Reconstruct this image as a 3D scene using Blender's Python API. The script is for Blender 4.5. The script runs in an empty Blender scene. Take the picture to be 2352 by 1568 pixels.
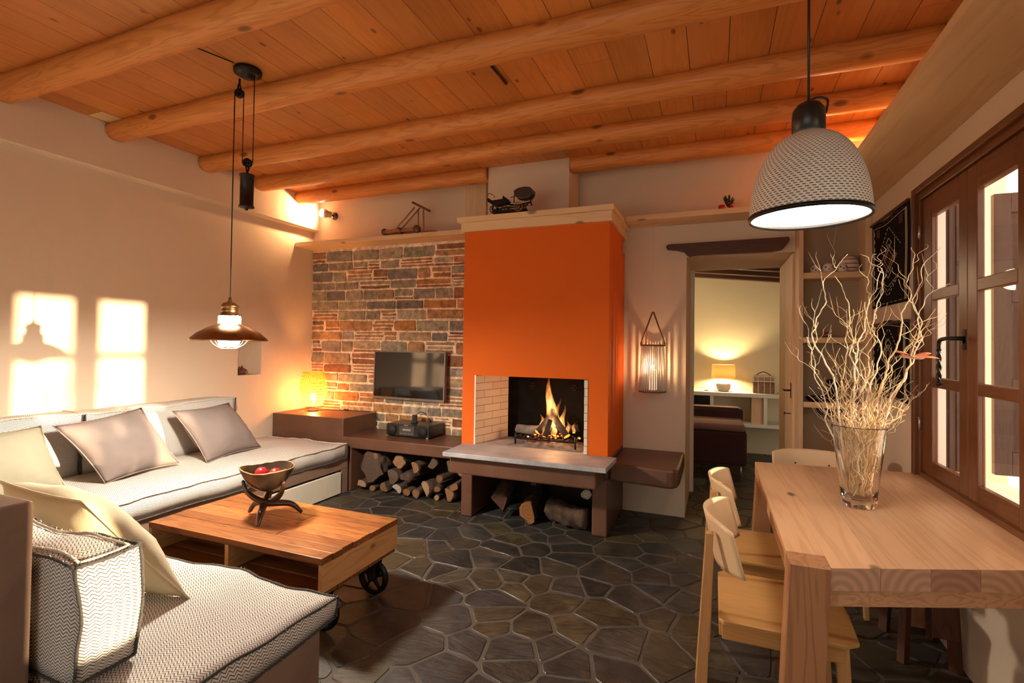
import bpy, bmesh, math, random
from mathutils import Vector, Matrix, noise
from math import sin, cos, pi, radians
C = bpy.context.scene.collection
S = bpy.context.scene
V = Vector
# ------------------------------------------------------------------ camera
YAW, PITCH, ROLL, FPX, CYP, CAMZ = 0.3808, 0.0178, 0.0135, 1163.5, 768.77, 1.4147
cam = bpy.data.cameras.new('camera'); co = bpy.data.objects.new('camera', cam); C.objects.link(co)
fwd = V((-sin(YAW)*cos(PITCH), cos(YAW)*cos(PITCH), sin(PITCH)))
rt = V((cos(YAW), sin(YAW), 0)); up = rt.cross(fwd)
r2 = rt*cos(ROLL)+up*sin(ROLL); u2 = up*cos(ROLL)-rt*sin(ROLL)
co.matrix_world = Matrix(((r2.x, u2.x, -fwd.x, 0), (r2.y, u2.y, -fwd.y, 0), (r2.z, u2.z, -fwd.z, CAMZ), (0, 0, 0, 1)))
cam.sensor_width = 36; cam.lens = FPX/2352*36; cam.shift_y = -(784-CYP)/2352; cam.clip_start = 0.02
S.camera = co
# ------------------------------------------------------------------ world, sun, exposure
S.view_settings.view_transform = 'Standard'; S.view_settings.look = 'None'
S.view_settings.gamma = 1; S.view_settings.use_curve_mapping = False
S.view_settings.exposure = 0.35
w = bpy.data.worlds.new('sky'); S.world = w; w.use_nodes = True
bg = w.node_tree.nodes['Background']; bg.inputs[0].default_value = (1, .90, .77, 1); bg.inputs[1].default_value = 1.75
def lamp(name, kind, loc, energy, color, size=.05, aim=None, **kw):
    l = bpy.data.lights.new(name, kind); l.energy = energy; l.color = color
    if kind in ('POINT', 'SPOT'): l.shadow_soft_size = size
    for k, v in kw.items(): setattr(l, k, v)
    o = bpy.data.objects.new(name, l); C.objects.link(o); o.location = loc
    if aim is not None:
        o.rotation_euler = V(aim).to_track_quat('-Z', 'Y').to_euler()
    return o
lamp('low_sun', 'SUN', (3, 3, 3), 15.0, (1, .74, .47), aim=(-1, -.100, -.077), angle=radians(.9))
def portal(name, loc, aim, sx, sy):
    o = lamp(name, 'AREA', loc, 1, (1, 1, 1), aim=aim, shape='RECTANGLE', size=sx, size_y=sy)
    o.data.cycles.is_portal = True
portal('window_portal', (1.5, 2.77, 1.5), (-1, 0, 0), 1.3, 1.7)
portal('side_portal', (1.5, 1.02, 1.25), (-1, 0, 0), 1.3, 2.1)
portal('rear_portal', (-1.5, -2.9, 1.45), (0, 1, 0), 4.0, 2.2)
WARM = (1, .62, .30)
lamp('left_spot_light', 'SPOT', (-3.990, 4.268, 2.812), 60, (1, .58, .26), .02, aim=(-.75, -.30, .0), spot_size=radians(150), spot_blend=.8)
lamp('right_spot_light', 'SPOT', (.668, 4.305, 2.778), 60, (1, .50, .18), .02, aim=(.8, -.6, .15), spot_size=radians(130), spot_blend=.8)
lamp('fire_light', 'POINT', (-1.22, 3.96, .80), 9, (1, .50, .20), .08)
lamp('far_room_fill', 'POINT', (-.6, 6.3, 2.1), 16, (1, .72, .42), .1)  # added fill for the far room, no ceiling fixture built

# ------------------------------------------------------------------ materials
MATS = {}
def newmat(name):
    m = bpy.data.materials.new(name); m.use_nodes = True
    nt = m.node_tree; b = nt.nodes['Principled BSDF']; MATS[name] = m
    return m, nt, b
def N(nt, t, **kw):
    n = nt.nodes.new(t)
    for k, v in kw.items():
        if k.startswith('i_'): n.inputs[k[2:].replace('_', ' ')].default_value = v
        else: setattr(n, k, v)
    return n
def ramp(nt, fac, stops, interp='LINEAR'):
    r = nt.nodes.new('ShaderNodeValToRGB'); r.color_ramp.interpolation = interp
    e = r.color_ramp.elements
    while len(e) < len(stops): e.new(.5)
    for x, (p, c) in zip(e, stops): x.position = p; x.color = (c[0], c[1], c[2], 1) if not isinstance(c, (int, float)) else (c, c, c, 1)
    nt.links.new(fac, r.inputs[0]); return r.outputs[0]
def mix(nt, mode, fac, a, b):
    m = N(nt, 'ShaderNodeMix', data_type='RGBA', blend_type=mode)
    for s, v in ((0, fac), (6, a), (7, b)):
        if hasattr(v, 'links'): nt.links.new(v, m.inputs[s])
        else: m.inputs[s].default_value = v if s == 0 else (v[0], v[1], v[2], 1)
    return m.outputs[2]
def coords(nt, scale=(1, 1, 1), kind='Object'):
    t = N(nt, 'ShaderNodeTexCoord'); m = N(nt, 'ShaderNodeMapping'); m.inputs['Scale'].default_value = scale
    nt.links.new(t.outputs[kind], m.inputs[0]); return m.outputs[0]
def bump(nt, b, h, strength=.3, dist=.01):
    n = N(nt, 'ShaderNodeBump', i_Strength=strength, i_Distance=dist)
    nt.links.new(h, n.inputs['Height']); nt.links.new(n.outputs[0], b.inputs['Normal'])
def noise_tex(nt, vec, scale, detail=4, rough=.55, dist=0):
    n = N(nt, 'ShaderNodeTexNoise', i_Scale=scale, i_Detail=detail, i_Roughness=rough, i_Distortion=dist)
    nt.links.new(vec, n.inputs[0]); return n.outputs[0]
def plain(name, col, rough=.6, metal=0, var=.0, bsc=0, bst=.2, spec=.5, coat=0):
    m, nt, b = newmat(name)
    b.inputs['Base Color'].default_value = (*col, 1); b.inputs['Roughness'].default_value = rough
    b.inputs['Metallic'].default_value = metal; b.inputs['Specular IOR Level'].default_value = spec
    b.inputs['Coat Weight'].default_value = coat
    v = coords(nt)
    if var:
        n = noise_tex(nt, v, 6 if var < .3 else 14, 6)
        c = ramp(nt, n, [(.3, tuple(x*(1-var) for x in col)), (.7, tuple(min(1, x*(1+var)) for x in col))])
        nt.links.new(c, b.inputs['Base Color'])
    if bsc:
        bump(nt, b, noise_tex(nt, v, bsc, 5), bst, .004)
    return m
def wood(name, light, dark, axis, grain=1.0, rough=.5, knots=.5, col_attr=False, spec=.4, bst=.12, ring=1.0, flatax=None, kr=.12, kd=1.0, ringf=.40, along=.8):
    """grain runs along axis (0,1,2)"""
    m, nt, b = newmat(name)
    sc = [9*grain]*3; sc[axis] = along*grain
    v = coords(nt, tuple(sc))
    n1 = noise_tex(nt, v, 1.3, 3, .5, .6)
    # growth rings: repeated bands of a stretched noise field
    mu = N(nt, 'ShaderNodeMath', operation='MULTIPLY'); mu.inputs[1].default_value = 62*ring; nt.links.new(n1, mu.inputs[0])
    sn = N(nt, 'ShaderNodeMath', operation='SINE'); nt.links.new(mu.outputs[0], sn.inputs[0])
    rg = ramp(nt, sn.outputs[0], [(.0, 0), (1, 1)])
    sc2 = [60*grain]*3; sc2[axis] = 2.5*grain
    n2 = noise_tex(nt, coords(nt, tuple(sc2)), 1.5, 3, .6)
    c = mix(nt, 'MIX', n2, light, tuple(x*.86+y*.14 for x, y in zip(light, dark)))
    f = N(nt, 'ShaderNodeMath', operation='MULTIPLY'); f.inputs[1].default_value = ringf
    nt.links.new(rg, f.inputs[0])
    c = mix(nt, 'MIX', f.outputs[0], c, dark)
    n3 = noise_tex(nt, coords(nt, tuple(x*.25 for x in sc)), 1, 2)
    c = mix(nt, 'MULTIPLY', .7, c, ramp(nt, n3, [(.3, .78), (.7, 1.12)]))
    if knots:
        sk = [6.5*kd]*3; sk[axis] = 3.2*kd
        if flatax is not None: sk[flatax] = 0
        vo = N(nt, 'ShaderNodeTexVoronoi', i_Scale=1.0, i_Randomness=1.0); nt.links.new(coords(nt, tuple(sk)), vo.inputs[0])
        kf = ramp(nt, vo.outputs['Distance'], [(.0, .95), (kr*.6, .75), (kr, 0)])
        sep = N(nt, 'ShaderNodeSeparateColor'); nt.links.new(vo.outputs['Color'], sep.inputs[0])
        th = N(nt, 'ShaderNodeMath', operation='LESS_THAN'); th.inputs[1].default_value = knots; nt.links.new(sep.outputs[0], th.inputs[0])
        kk = N(nt, 'ShaderNodeMath', operation='MULTIPLY'); nt.links.new(kf, kk.inputs[0]); nt.links.new(th.outputs[0], kk.inputs[1])
        c = mix(nt, 'MIX', kk.outputs[0], c, tuple(x*.32 for x in dark))
    if col_attr:
        a = N(nt, 'ShaderNodeAttribute', attribute_name='Col')
        c = mix(nt, 'MULTIPLY', 1.0, c, a.outputs[0])
    nt.links.new(c, b.inputs['Base Color'])
    b.inputs['Roughness'].default_value = rough; b.inputs['Specular IOR Level'].default_value = spec
    bump(nt, b, n2, bst, .003)
    return m
def emis(name, col, strength, base=None):
    m, nt, b = newmat(name)
    b.inputs['Base Color'].default_value = (*(base or col), 1)
    b.inputs['Emission Color'].default_value = (*col, 1); b.inputs['Emission Strength'].default_value = strength
    return m
def attr_mat(name, rough=.8, bsc=40, bst=.5, var=.35):
    m, nt, b = newmat(name)
    a = N(nt, 'ShaderNodeAttribute', attribute_name='Col')
    n = noise_tex(nt, coords(nt), bsc*.45, 8, .65)
    c = mix(nt, 'MULTIPLY', 1.0, a.outputs[0], ramp(nt, n, [(.25, 1-var), (.75, 1+var)]))
    nt.links.new(c, b.inputs['Base Color']); b.inputs['Roughness'].default_value = rough
    bump(nt, b, noise_tex(nt, coords(nt), bsc, 6, .6), bst, .006)
    return m

def plaster(name, col, bst=.25):
    m, nt, b = newmat(name); v = coords(nt)
    n = noise_tex(nt, v, 1.6, 5, .6)
    c = ramp(nt, n, [(.3, tuple(x*.95 for x in col)), (.7, col)])
    nt.links.new(c, b.inputs['Base Color']); b.inputs['Roughness'].default_value = .85
    b.inputs['Specular IOR Level'].default_value = .2
    bump(nt, b, noise_tex(nt, v, 9, 7, .55, .4), bst, .012); return m
def tadelakt(name, col, rough=.38):
    m, nt, b = newmat(name); v = coords(nt)
    n = noise_tex(nt, v, 3.5, 7, .62, .5)
    c = ramp(nt, n, [(.25, tuple(x*.72 for x in col)), (.75, tuple(x*1.25 for x in col))])
    nt.links.new(c, b.inputs['Base Color']); b.inputs['Roughness'].default_value = rough
    bump(nt, b, noise_tex(nt, v, 12, 5, .5), .15, .006); return m
PLASTER = plaster('plaster', (.72, .575, .43))
PLASTER2 = plaster('far_room_plaster', (.78, .70, .50))
ORANGE = plaster('orange_plaster', (.70, .130, .014), .12)
BROWN = tadelakt('brown_plaster', (.125, .056, .032))
BROWN2 = tadelakt('plinth_plaster', (.25, .160, .112), .6)
CEILW = wood('ceiling_pine', (.60, .225, .055), (.33, .088, .018), 1, rough=.42, knots=.36, col_attr=True, flatax=2, kr=.14, kd=1.5, ring=.5, ringf=.22)
BEAMW = wood('beam_pine', (.68, .26, .062), (.36, .10, .018), 0, rough=.45, knots=.5, grain=.9, kr=.17)
PINEX = wood('pale_pine_x', (.80, .55, .31), (.62, .36, .17), 0, rough=.55, knots=.30, bst=.05, ring=.35, kr=.15)
PINEY = wood('pale_pine_y', (.78, .52, .28), (.60, .34, .16), 1, rough=.55, knots=.35, bst=.05, ring=.35, flatax=2)
PINEZ = wood('pale_pine_z', (.76, .53, .32), (.60, .37, .19), 2, rough=.55, knots=.15, bst=.05, ring=.35)
OAKY = wood('table_oak_y', (.70, .40, .20), (.36, .16, .065), 1, rough=.38, knots=.16, ring=.9, spec=.5)
OAKX = wood('table_oak_x', (.62, .34, .18), (.30, .13, .06), 0, rough=.42, knots=.1)
OAKZ = wood('table_oak_z', (.52, .25, .115), (.19, .072, .03), 2, rough=.42, knots=.1, grain=.55, ring=.8)
PALLET = wood('reclaimed_x', (.34, .130, .040), (.075, .024, .008), 0, rough=.38, knots=.30, col_attr=True, spec=.4, ringf=.55)
PALLETY = wood('reclaimed_y', (.70, .42, .18), (.45, .22, .08), 1, rough=.45, knots=.2, col_attr=True)
CHAIRW = wood('chair_birch', (.66, .37, .13), (.54, .27, .08), 0, grain=1.2, rough=.38, knots=0, bst=.03)
CHAIRZ = wood('chair_birch_z', (.60, .33, .13), (.46, .22, .08), 2, grain=1.2, rough=.4, knots=0, bst=.03)
WINW = wood('window_wood', (.150, .050, .015), (.075, .021, .008), 2, grain=1.1, rough=.33, knots=0, spec=.5)
WINWY = wood('window_wood_y', (.150, .050, .015), (.075, .021, .008), 1, grain=1.1, rough=.33, knots=0)
SHUTW = wood('shutter_wood', (.085, .042, .028), (.045, .020, .013), 2, rough=.6, knots=0)
LINTEL = wood('lintel_wood', (.085, .030, .016), (.035, .012, .008), 0, rough=.5, knots=.2)
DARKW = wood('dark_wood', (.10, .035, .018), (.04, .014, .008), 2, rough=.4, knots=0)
BLACKM = plain('black_metal', (.018, .016, .015), .38, .6)
DARKM = plain('dark_iron', (.035, .026, .02), .45, .7, bsc=60)
COPPER = plain('aged_bronze', (.30, .17, .08), .32, .95, var=.35)
STEEL = plain('steel', (.55, .52, .48), .3, .9)
BLACKP = plain('black_plastic', (.016, .015, .015), .32)
SCREEN = plain('screen_glass', (.010, .010, .010), .06, spec=.8)
WHITEP = plain('white_paint', (.80, .78, .70), .5)
CREAMBOARD = plain('cream_board', (.78, .74, .60), .6, var=.06)
GREYCUSH = plain('grey_linen', (.205, .170, .155), .9, bsc=250, bst=.3, spec=.1)
SAGECUSH = plain('sage_cotton', (.36, .34, .25), .9, bsc=220, bst=.25, spec=.1)
BEIGECUSH = plain('beige_cotton', (.55, .48, .33), .9, bsc=220, bst=.25, spec=.1)
RED = plain('red_glaze', (.48, .012, .018), .25)
CARVED = plain('carved_wood', (.075, .034, .02), .25, coat=.4)
BOWLW = plain('coconut_shell', (.020, .012, .007), .30, var=.6, bsc=30, bst=.5, coat=.3)
PURPLE = plain('aubergine_fabric', (.055, .024, .026), .9, spec=.15)
MAUVE = plain('mauve_fabric', (.22, .13, .12), .9, spec=.15)
ROPE = plain('jute', (.22, .11, .05), .9, bsc=300, bst=.6)
STICK = plain('white_reed', (.74, .66, .60), .6)
BARK = plain('bark', (.070, .042, .027), .95, var=.7, bsc=55, bst=1.0)
CHAR = plain('charred_wood', (.020, .014, .012), .9, bsc=60, bst=1.)
ASH = plain('ash', (.17, .155, .14), 1.0, var=.5, bsc=90, bst=1.)
TWIG = plain('peeled_willow', (.66, .46, .25), .6, var=.2)
TWIGW = plain('white_willow', (.80, .68, .50), .6, var=.1)
CERAM = plain('white_ceramic', (.78, .72, .64), .35)
CERAMR = plain('red_ceramic', (.42, .06, .04), .35)
ORNG = plain('orange_feather', (.85, .26, .12), .6, var=.3)
TERR = plain('terracotta', (.20, .06, .03), .5)
LEAF = plain('dark_leaf', (.03, .035, .02), .6)
SLATE = plain('hearth_slate', (.34, .335, .345), .55, var=.25, bsc=25, bst=.5)
PLATE = plain('fireback_iron', (.0055, .0045, .004), .9, .0, var=.4, spec=.05)
FRINGE = plain('dark_selvedge', (.07, .065, .06), .95, bsc=300, bst=.8)
PALEFR = plain('pale_selvedge', (.62, .56, .47), .95, bsc=300, bst=.8)
STEMBLK = plain('black_cloth', (.012, .010, .010), .95, spec=.1, bsc=200)
THREAD = plain('cream_thread', (.52, .42, .30), .9)
THREADR = plain('red_thread', (.20, .05, .035), .9)
EXTW = plain('exterior_render', (.85, .80, .72), .9)
EMBER = emis('ember', (1, .12, .01), 5, (.05, .01, .01))
BULBW = emis('bulb_glass', (1, .70, .40), 300)
BULBP = emis('pendant_bulb', (1, .89, .74), 900)
BULBO = emis('wicker_bulb', (1, .43, .11), 800)
BULBF = emis('far_lamp_bulb', (1, .70, .34), 700)
FROST = emis('frosted_glass', (1, .78, .50), 130)
DIFFU = emis('lamp_diffuser', (1, .90, .76), 19, (.9, .85, .75))
CANDLE = emis('candle', (1, .62, .30), 3.0, (.9, .7, .5))
SHADE2 = emis('lamp_shade_cloth', (1, .66, .26), 1.0, (.8, .6, .35))
SPOTG = emis('spot_glass', (1, .88, .66), 14)
def glass(name, rough=0.0, ior=1.45, tint=(1, 1, 1)):
    m, nt, b = newmat(name)
    b.inputs['Base Color'].default_value = (*tint, 1); b.inputs['Roughness'].default_value = rough
    b.inputs['Transmission Weight'].default_value = 1; b.inputs['IOR'].default_value = ior
    return m
VGLASS = glass('vase_glass')
def pane_mat():
    # thin window glass: mostly clear, slightly reflecting
    m = bpy.data.materials.new('window_glass'); m.use_nodes = True; nt = m.node_tree; nt.nodes.clear()
    o = N(nt, 'ShaderNodeOutputMaterial'); t = N(nt, 'ShaderNodeBsdfTransparent'); g = N(nt, 'ShaderNodeBsdfGlossy'); g.inputs['Roughness'].default_value = .02
    mx = N(nt, 'ShaderNodeMixShader'); mx.inputs[0].default_value = .06
    nt.links.new(t.outputs[0], mx.inputs[1]); nt.links.new(g.outputs[0], mx.inputs[2]); nt.links.new(mx.outputs[0], o.inputs[0])
    return m
PANE = pane_mat()
def translucent(name, col, tr=.5):
    m, nt, b = newmat(name)
    b.inputs['Base Color'].default_value = (*col, 1); b.inputs['Roughness'].default_value = .7
    t = N(nt, 'ShaderNodeBsdfTranslucent'); t.inputs[0].default_value = (*col, 1)
    mx = N(nt, 'ShaderNodeMixShader'); mx.inputs[0].default_value = tr
    o = nt.nodes['Material Output']
    nt.links.new(b.outputs[0], mx.inputs[1]); nt.links.new(t.outputs[0], mx.inputs[2]); nt.links.new(mx.outputs[0], o.inputs[0])
    return m
WICKER = translucent('wicker', (.85, .40, .09), .5)
REED = translucent('white_reed_translucent', (.92, .87, .82), .35)
CLOTHSH = translucent('lampshade_cloth', (.90, .72, .42), .5)
# herringbone wool: zigzag lines in UV metres
def herringbone():
    m, nt, b = newmat('herringbone_wool')
    uv = N(nt, 'ShaderNodeUVMap'); sp = N(nt, 'ShaderNodeSeparateXYZ'); nt.links.new(uv.outputs[0], sp.inputs[0])
    def M(op, a, bb=None, c=None):
        n = N(nt, 'ShaderNodeMath', operation=op)
        for i, x in enumerate((a, bb, c)):
            if x is None: continue
            if hasattr(x, 'links'): nt.links.new(x, n.inputs[i])
            else: n.inputs[i].default_value = x
        return n.outputs[0]
    nz = noise_tex(nt, uv.outputs[0], 30, 2); u = M('ADD', sp.outputs[0], M('MULTIPLY', nz, .004))
    tri = M('PINGPONG', u, .0125)
    t = M('ADD', sp.outputs[1], M('MULTIPLY', tri, .75))
    st = M('FRACT', M('DIVIDE', t, .0098))
    line = M('LESS_THAN', M('ABSOLUTE', M('SUBTRACT', st, .5)), .17)
    n2 = noise_tex(nt, uv.outputs[0], 260, 3, .6)
    seg = M('GREATER_THAN', n2, .40)
    f = M('MULTIPLY', line, M('ADD', M('MULTIPLY', seg, .5), .42))
    c = mix(nt, 'MIX', f, (.76, .72, .66), (.055, .058, .062))
    c = mix(nt, 'MULTIPLY', .5, c, ramp(nt, n2, [(.3, .72), (.7, 1.1)]))
    nt.links.new(c, b.inputs['Base Color']); b.inputs['Roughness'].default_value = .95; b.inputs['Specular IOR Level'].default_value = .1
    h = M('SUBTRACT', n2, M('MULTIPLY', line, .6)); bump(nt, b, h, .5, .002)
    return m
WOOL = herringbone()
def flagstone():
    m, nt, b = newmat('flagstone'); v = coords(nt)
    a = N(nt, 'ShaderNodeAttribute', attribute_name='Col'); uv = N(nt, 'ShaderNodeUVMap')
    mot = noise_tex(nt, v, 5, 9, .68, .8)
    base = mix(nt, 'MULTIPLY', 1, a.outputs[0], ramp(nt, mot, [(.3, .55), (.5, 1.0), (.72, 1.8)]))
    rust = noise_tex(nt, v, 2.6, 6, .62)
    base = mix(nt, 'MIX', ramp(nt, rust, [(.54, 0), (.74, .6)]), base, (.095, .060, .020))
    mp = N(nt, 'ShaderNodeMapping'); mp.inputs['Scale'].default_value = (5, 34, 1); nt.links.new(uv.outputs[0], mp.inputs[0])
    streak = noise_tex(nt, mp.outputs[0], 2.0, 8, .75, .4)
    base = mix(nt, 'MULTIPLY', .85, base, ramp(nt, streak, [(.36, .45), (.5, 1.0), (.68, 1.9)]))
    nt.links.new(base, b.inputs['Base Color'])
    nt.links.new(ramp(nt, streak, [(.35, .30), (.65, .50)]), b.inputs['Roughness'])
    h = N(nt, 'ShaderNodeMath', operation='ADD'); nt.links.new(mot, h.inputs[0]); nt.links.new(streak, h.inputs[1])
    bump(nt, b, h.outputs[0], .5, .006)
    return m
FLOORM = flagstone()
GROUT = plain('grout', (.080, .067, .053), .85, var=.25, bsc=60, bst=.4)
def firebrick():
    m, nt, b = newmat('fire_brick')
    uv = N(nt, 'ShaderNodeUVMap'); br = N(nt, 'ShaderNodeTexBrick', i_Scale=1.0, offset=.5)
    nt.links.new(uv.outputs[0], br.inputs[0])
    for k, v in (('Color1', (.74, .66, .54, 1)), ('Color2', (.66, .58, .46, 1)), ('Mortar', (.22, .13, .07, 1))): br.inputs[k].default_value = v
    br.inputs['Mortar Size'].default_value = .0022; br.inputs['Brick Width'].default_value = .23; br.inputs['Row Height'].default_value = .062
    nt.links.new(br.outputs[0], b.inputs['Base Color']); b.inputs['Roughness'].default_value = .85
    return m
BRICK = firebrick()
STONE = attr_mat('ledge_stone', .85, 42, 1.0, .70)
def endgrain():
    m, nt, b = newmat('end_grain')
    a = N(nt, 'ShaderNodeAttribute', attribute_name='Col')
    uv = N(nt, 'ShaderNodeUVMap')
    wv = N(nt, 'ShaderNodeTexWave', wave_type='RINGS', rings_direction='SPHERICAL', i_Scale=11.0, i_Distortion=1.5, i_Detail=2.0)
    nt.links.new(uv.outputs[0], wv.inputs[0])
    c = mix(nt, 'MULTIPLY', 1, a.outputs[0], ramp(nt, wv.outputs[0], [(0, .78), (1, 1.06)]))
    nt.links.new(c, b.inputs['Base Color']); b.inputs['Roughness'].default_value = .7
    return m
ENDG = endgrain()
def flame_mat():
    # glowing gas: emission in the volume of each tongue
    m = bpy.data.materials.new('flame_gas'); m.use_nodes = True; nt = m.node_tree; nt.nodes.clear()
    o = N(nt, 'ShaderNodeOutputMaterial'); e = N(nt, 'ShaderNodeEmission')
    tc = N(nt, 'ShaderNodeTexCoord'); sp = N(nt, 'ShaderNodeSeparateXYZ'); nt.links.new(tc.outputs['Generated'], sp.inputs[0])
    col = ramp(nt, sp.outputs[2], [(0, (1, .38, .08)), (.35, (1, .48, .13)), (.8, (1, .26, .04)), (1, (.8, .10, .01))])
    nt.links.new(col, e.inputs[0])
    n = noise_tex(nt, coords(nt, (30, 30, 9)), 1, 4, .6, .6)
    hs = ramp(nt, sp.outputs[2], [(0, .9), (.4, 1.0), (1, .12)])
    f = N(nt, 'ShaderNodeMath', operation='MULTIPLY'); nt.links.new(ramp(nt, n, [(.38, .08), (.66, 1)]), f.inputs[0]); nt.links.new(hs, f.inputs[1])
    g = N(nt, 'ShaderNodeMath', operation='MULTIPLY'); nt.links.new(f.outputs[0], g.inputs[0]); g.inputs[1].default_value = 75
    nt.links.new(g.outputs[0], e.inputs[1]); nt.links.new(e.outputs[0], o.inputs['Volume'])
    return m
FLAME = flame_mat()
NICHE_SHADE = plain('niche_shade', (.035, .022, .015), .95)  # near-black colour standing in for the deep shade behind the firewood

# ------------------------------------------------------------------ mesh builder
class MB:
    def __init__(s): s.v = []; s.f = []; s.m = []; s.c = []; s.sm = []; s.uv = []
    def add(s, vs, fs, mat=0, col=(1, 1, 1), smooth=False, uvs=None):
        k = len(s.v); s.v += [tuple(p) for p in vs]
        for i, f in enumerate(fs):
            s.f.append(tuple(j+k for j in f)); s.m.append(mat); s.c.append(col); s.sm.append(smooth)
            s.uv.append(uvs[i] if uvs else None)
        return s
    def hexa(s, p, mat=0, col=(1, 1, 1)):   # 8 points: bottom 4 ccw, top 4 ccw
        return s.add(p, [(3, 2, 1, 0), (4, 5, 6, 7), (0, 1, 5, 4), (1, 2, 6, 5), (2, 3, 7, 6), (3, 0, 4, 7)], mat, col)
    def box(s, x0, x1, y0, y1, z0, z1, mat=0, col=(1, 1, 1)):
        return s.hexa([(x0, y0, z0), (x1, y0, z0), (x1, y1, z0), (x0, y1, z0), (x0, y0, z1), (x1, y0, z1), (x1, y1, z1), (x0, y1, z1)], mat, col)
    def bar(s, a, b, w, h, side=V((0, 0, 1)), mat=0, col=(1, 1, 1), w2=None, h2=None):
        a, b = V(a), V(b); d = (b-a).normalized(); n = d.cross(V(side)).normalized(); u = n.cross(d)
        w2 = w if w2 is None else w2; h2 = h if h2 is None else h2
        P = []
        for p, ww, hh in ((a, w, h), (b, w2, h2)):
            P += [p-n*ww/2-u*hh/2, p+n*ww/2-u*hh/2, p+n*ww/2+u*hh/2, p-n*ww/2+u*hh/2]
        return s.hexa(P, mat, col)
    def prism(s, poly, z0, z1, mat=0, col=(1, 1, 1), axis=2):
        n = len(poly)
        def pt(a, b, c): return {2: (a, b, c), 1: (a, c, b), 0: (c, a, b)}[axis]
        vs = [pt(a, b, z0) for a, b in poly]+[pt(a, b, z1) for a, b in poly]
        fs = [tuple(range(n))[::-1], tuple(range(n, 2*n))]+[(i, (i+1) % n, n+(i+1) % n, n+i) for i in range(n)]
        return s.add(vs, fs, mat, col)
    def tube(s, path, r, seg=8, mat=0, col=(1, 1, 1), caps=True, closed=False, flat=1.0, capmat=None):
        path = [V(p) for p in path]; n = len(path)
        rr = r if isinstance(r, (list, tuple)) else [r]*n
        vs = []; prev = None
        for i, p in enumerate(path):
            if closed: d = (path[(i+1) % n]-path[i-1])
            else: d = path[min(i+1, n-1)]-path[max(i-1, 0)]
            d = d.normalized() if d.length > 1e-9 else V((0, 0, 1))
            if prev is None:
                a = V((0, 0, 1)) if abs(d.z) < .9 else V((1, 0, 0)); e1 = d.cross(a).normalized()
            else:
                e1 = (prev-d*prev.dot(d)); e1 = e1.normalized() if e1.length > 1e-6 else d.orthogonal().normalized()
            prev = e1; e2 = d.cross(e1)
            for k in range(seg):
                t = 2*pi*k/seg; vs.append(p+e1*cos(t)*rr[i]+e2*sin(t)*rr[i]*flat)
        fs = []
        for i in range(n if closed else n-1):
            j = (i+1) % n
            for k in range(seg): fs.append((i*seg+k, i*seg+(k+1) % seg, j*seg+(k+1) % seg, j*seg+k))
        s.add(vs, fs, mat, col, True)
        if caps and not closed:
            base = len(s.v)-len(vs)
            for q in (tuple(range(seg))[::-1], tuple(range((n-1)*seg, n*seg))):
                s.f.append(tuple(base+j for j in q)); s.m.append(mat if capmat is None else capmat); s.c.append(col); s.sm.append(False)
                s.uv.append([(cos(2*pi*k/seg)*rr[0], sin(2*pi*k/seg)*rr[0]) for k in range(seg)])
        return s
    def lathe(s, prof, c=(0, 0, 0), seg=32, mat=0, col=(1, 1, 1), smooth=True, axis=None, closed=False):
        vs = []; c = V(c)
        if axis is None: R = Matrix.Identity(3)
        else: R = V((0, 0, 1)).rotation_difference(V(axis)).to_matrix()
        for r, z in prof:
            for k in range(seg):
                t = 2*pi*k/seg; vs.append(c+R@V((r*cos(t), r*sin(t), z)))
        n = len(prof); fs = []
        for i in range(n if closed else n-1):
            j = (i+1) % n
            for k in range(seg): fs.append((i*seg+k, i*seg+(k+1) % seg, j*seg+(k+1) % seg, j*seg+k))
        s.add(vs, fs, mat, col, smooth)
        if not closed:
            base = len(s.v)-len(vs)
            for i, rev in ((0, True), (n-1, False)):
                if prof[i][0] > 1e-4:
                    q = tuple(base+i*seg+k for k in range(seg)); s.f.append(q[::-1] if rev else q); s.m.append(mat); s.c.append(col); s.sm.append(False); s.uv.append(None)
        return s
    def grid(s, fn, nu, nv, mat=0, col=(1, 1, 1), smooth=True, wrap=False, uvscale=None):
        vs = [fn(i/nu, j/nv) for j in range(nv+1) for i in range(nu+1)]
        fs = [(j*(nu+1)+i, j*(nu+1)+i+1, (j+1)*(nu+1)+i+1, (j+1)*(nu+1)+i) for j in range(nv) for i in range(nu)]
        uvs = None
        if uvscale:
            uvs = [[((i+a)/nu*uvscale[0], (j+b)/nv*uvscale[1]) for a, b in ((0, 0), (1, 0), (1, 1), (0, 1))] for j in range(nv) for i in range(nu)]
        return s.add(vs, fs, mat, col, smooth, uvs)
    def build(s, name, mats, parent=None, origin=None, weld=False, uvbox=False, bevel=0, recalc=True):
        if not isinstance(mats, (list, tuple)): mats = [mats]
        if parent is not None: origin = parent.get('_o', (0, 0, 0)) if origin is None else origin
        o = V(origin) if origin is not None else V((0, 0, 0))
        me = bpy.data.meshes.new(name)
        me.from_pydata([tuple(V(p)-o) for p in s.v], [], s.f)
        for m in mats: me.materials.append(m)
        for p, mi, sm in zip(me.polygons, s.m, s.sm): p.material_index = mi; p.use_smooth = sm
        ca = me.color_attributes.new('Col', 'FLOAT_COLOR', 'CORNER'); cb = []
        uvl = me.uv_layers.new(name='UVMap')
        for p, c, uv in zip(me.polygons, s.c, s.uv):
            cb += [c[0], c[1], c[2], 1]*p.loop_total
            nrm = p.normal
            for k, li in enumerate(p.loop_indices):
                if uv is not None: uvl.data[li].uv = uv[k]
                elif uvbox:
                    q = s.v[me.loops[li].vertex_index]; a = max(range(3), key=lambda i: abs(nrm[i]))
                    uvl.data[li].uv = {0: (q[1], q[2]), 1: (q[0], q[2]), 2: (q[0], q[1])}[a]
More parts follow.
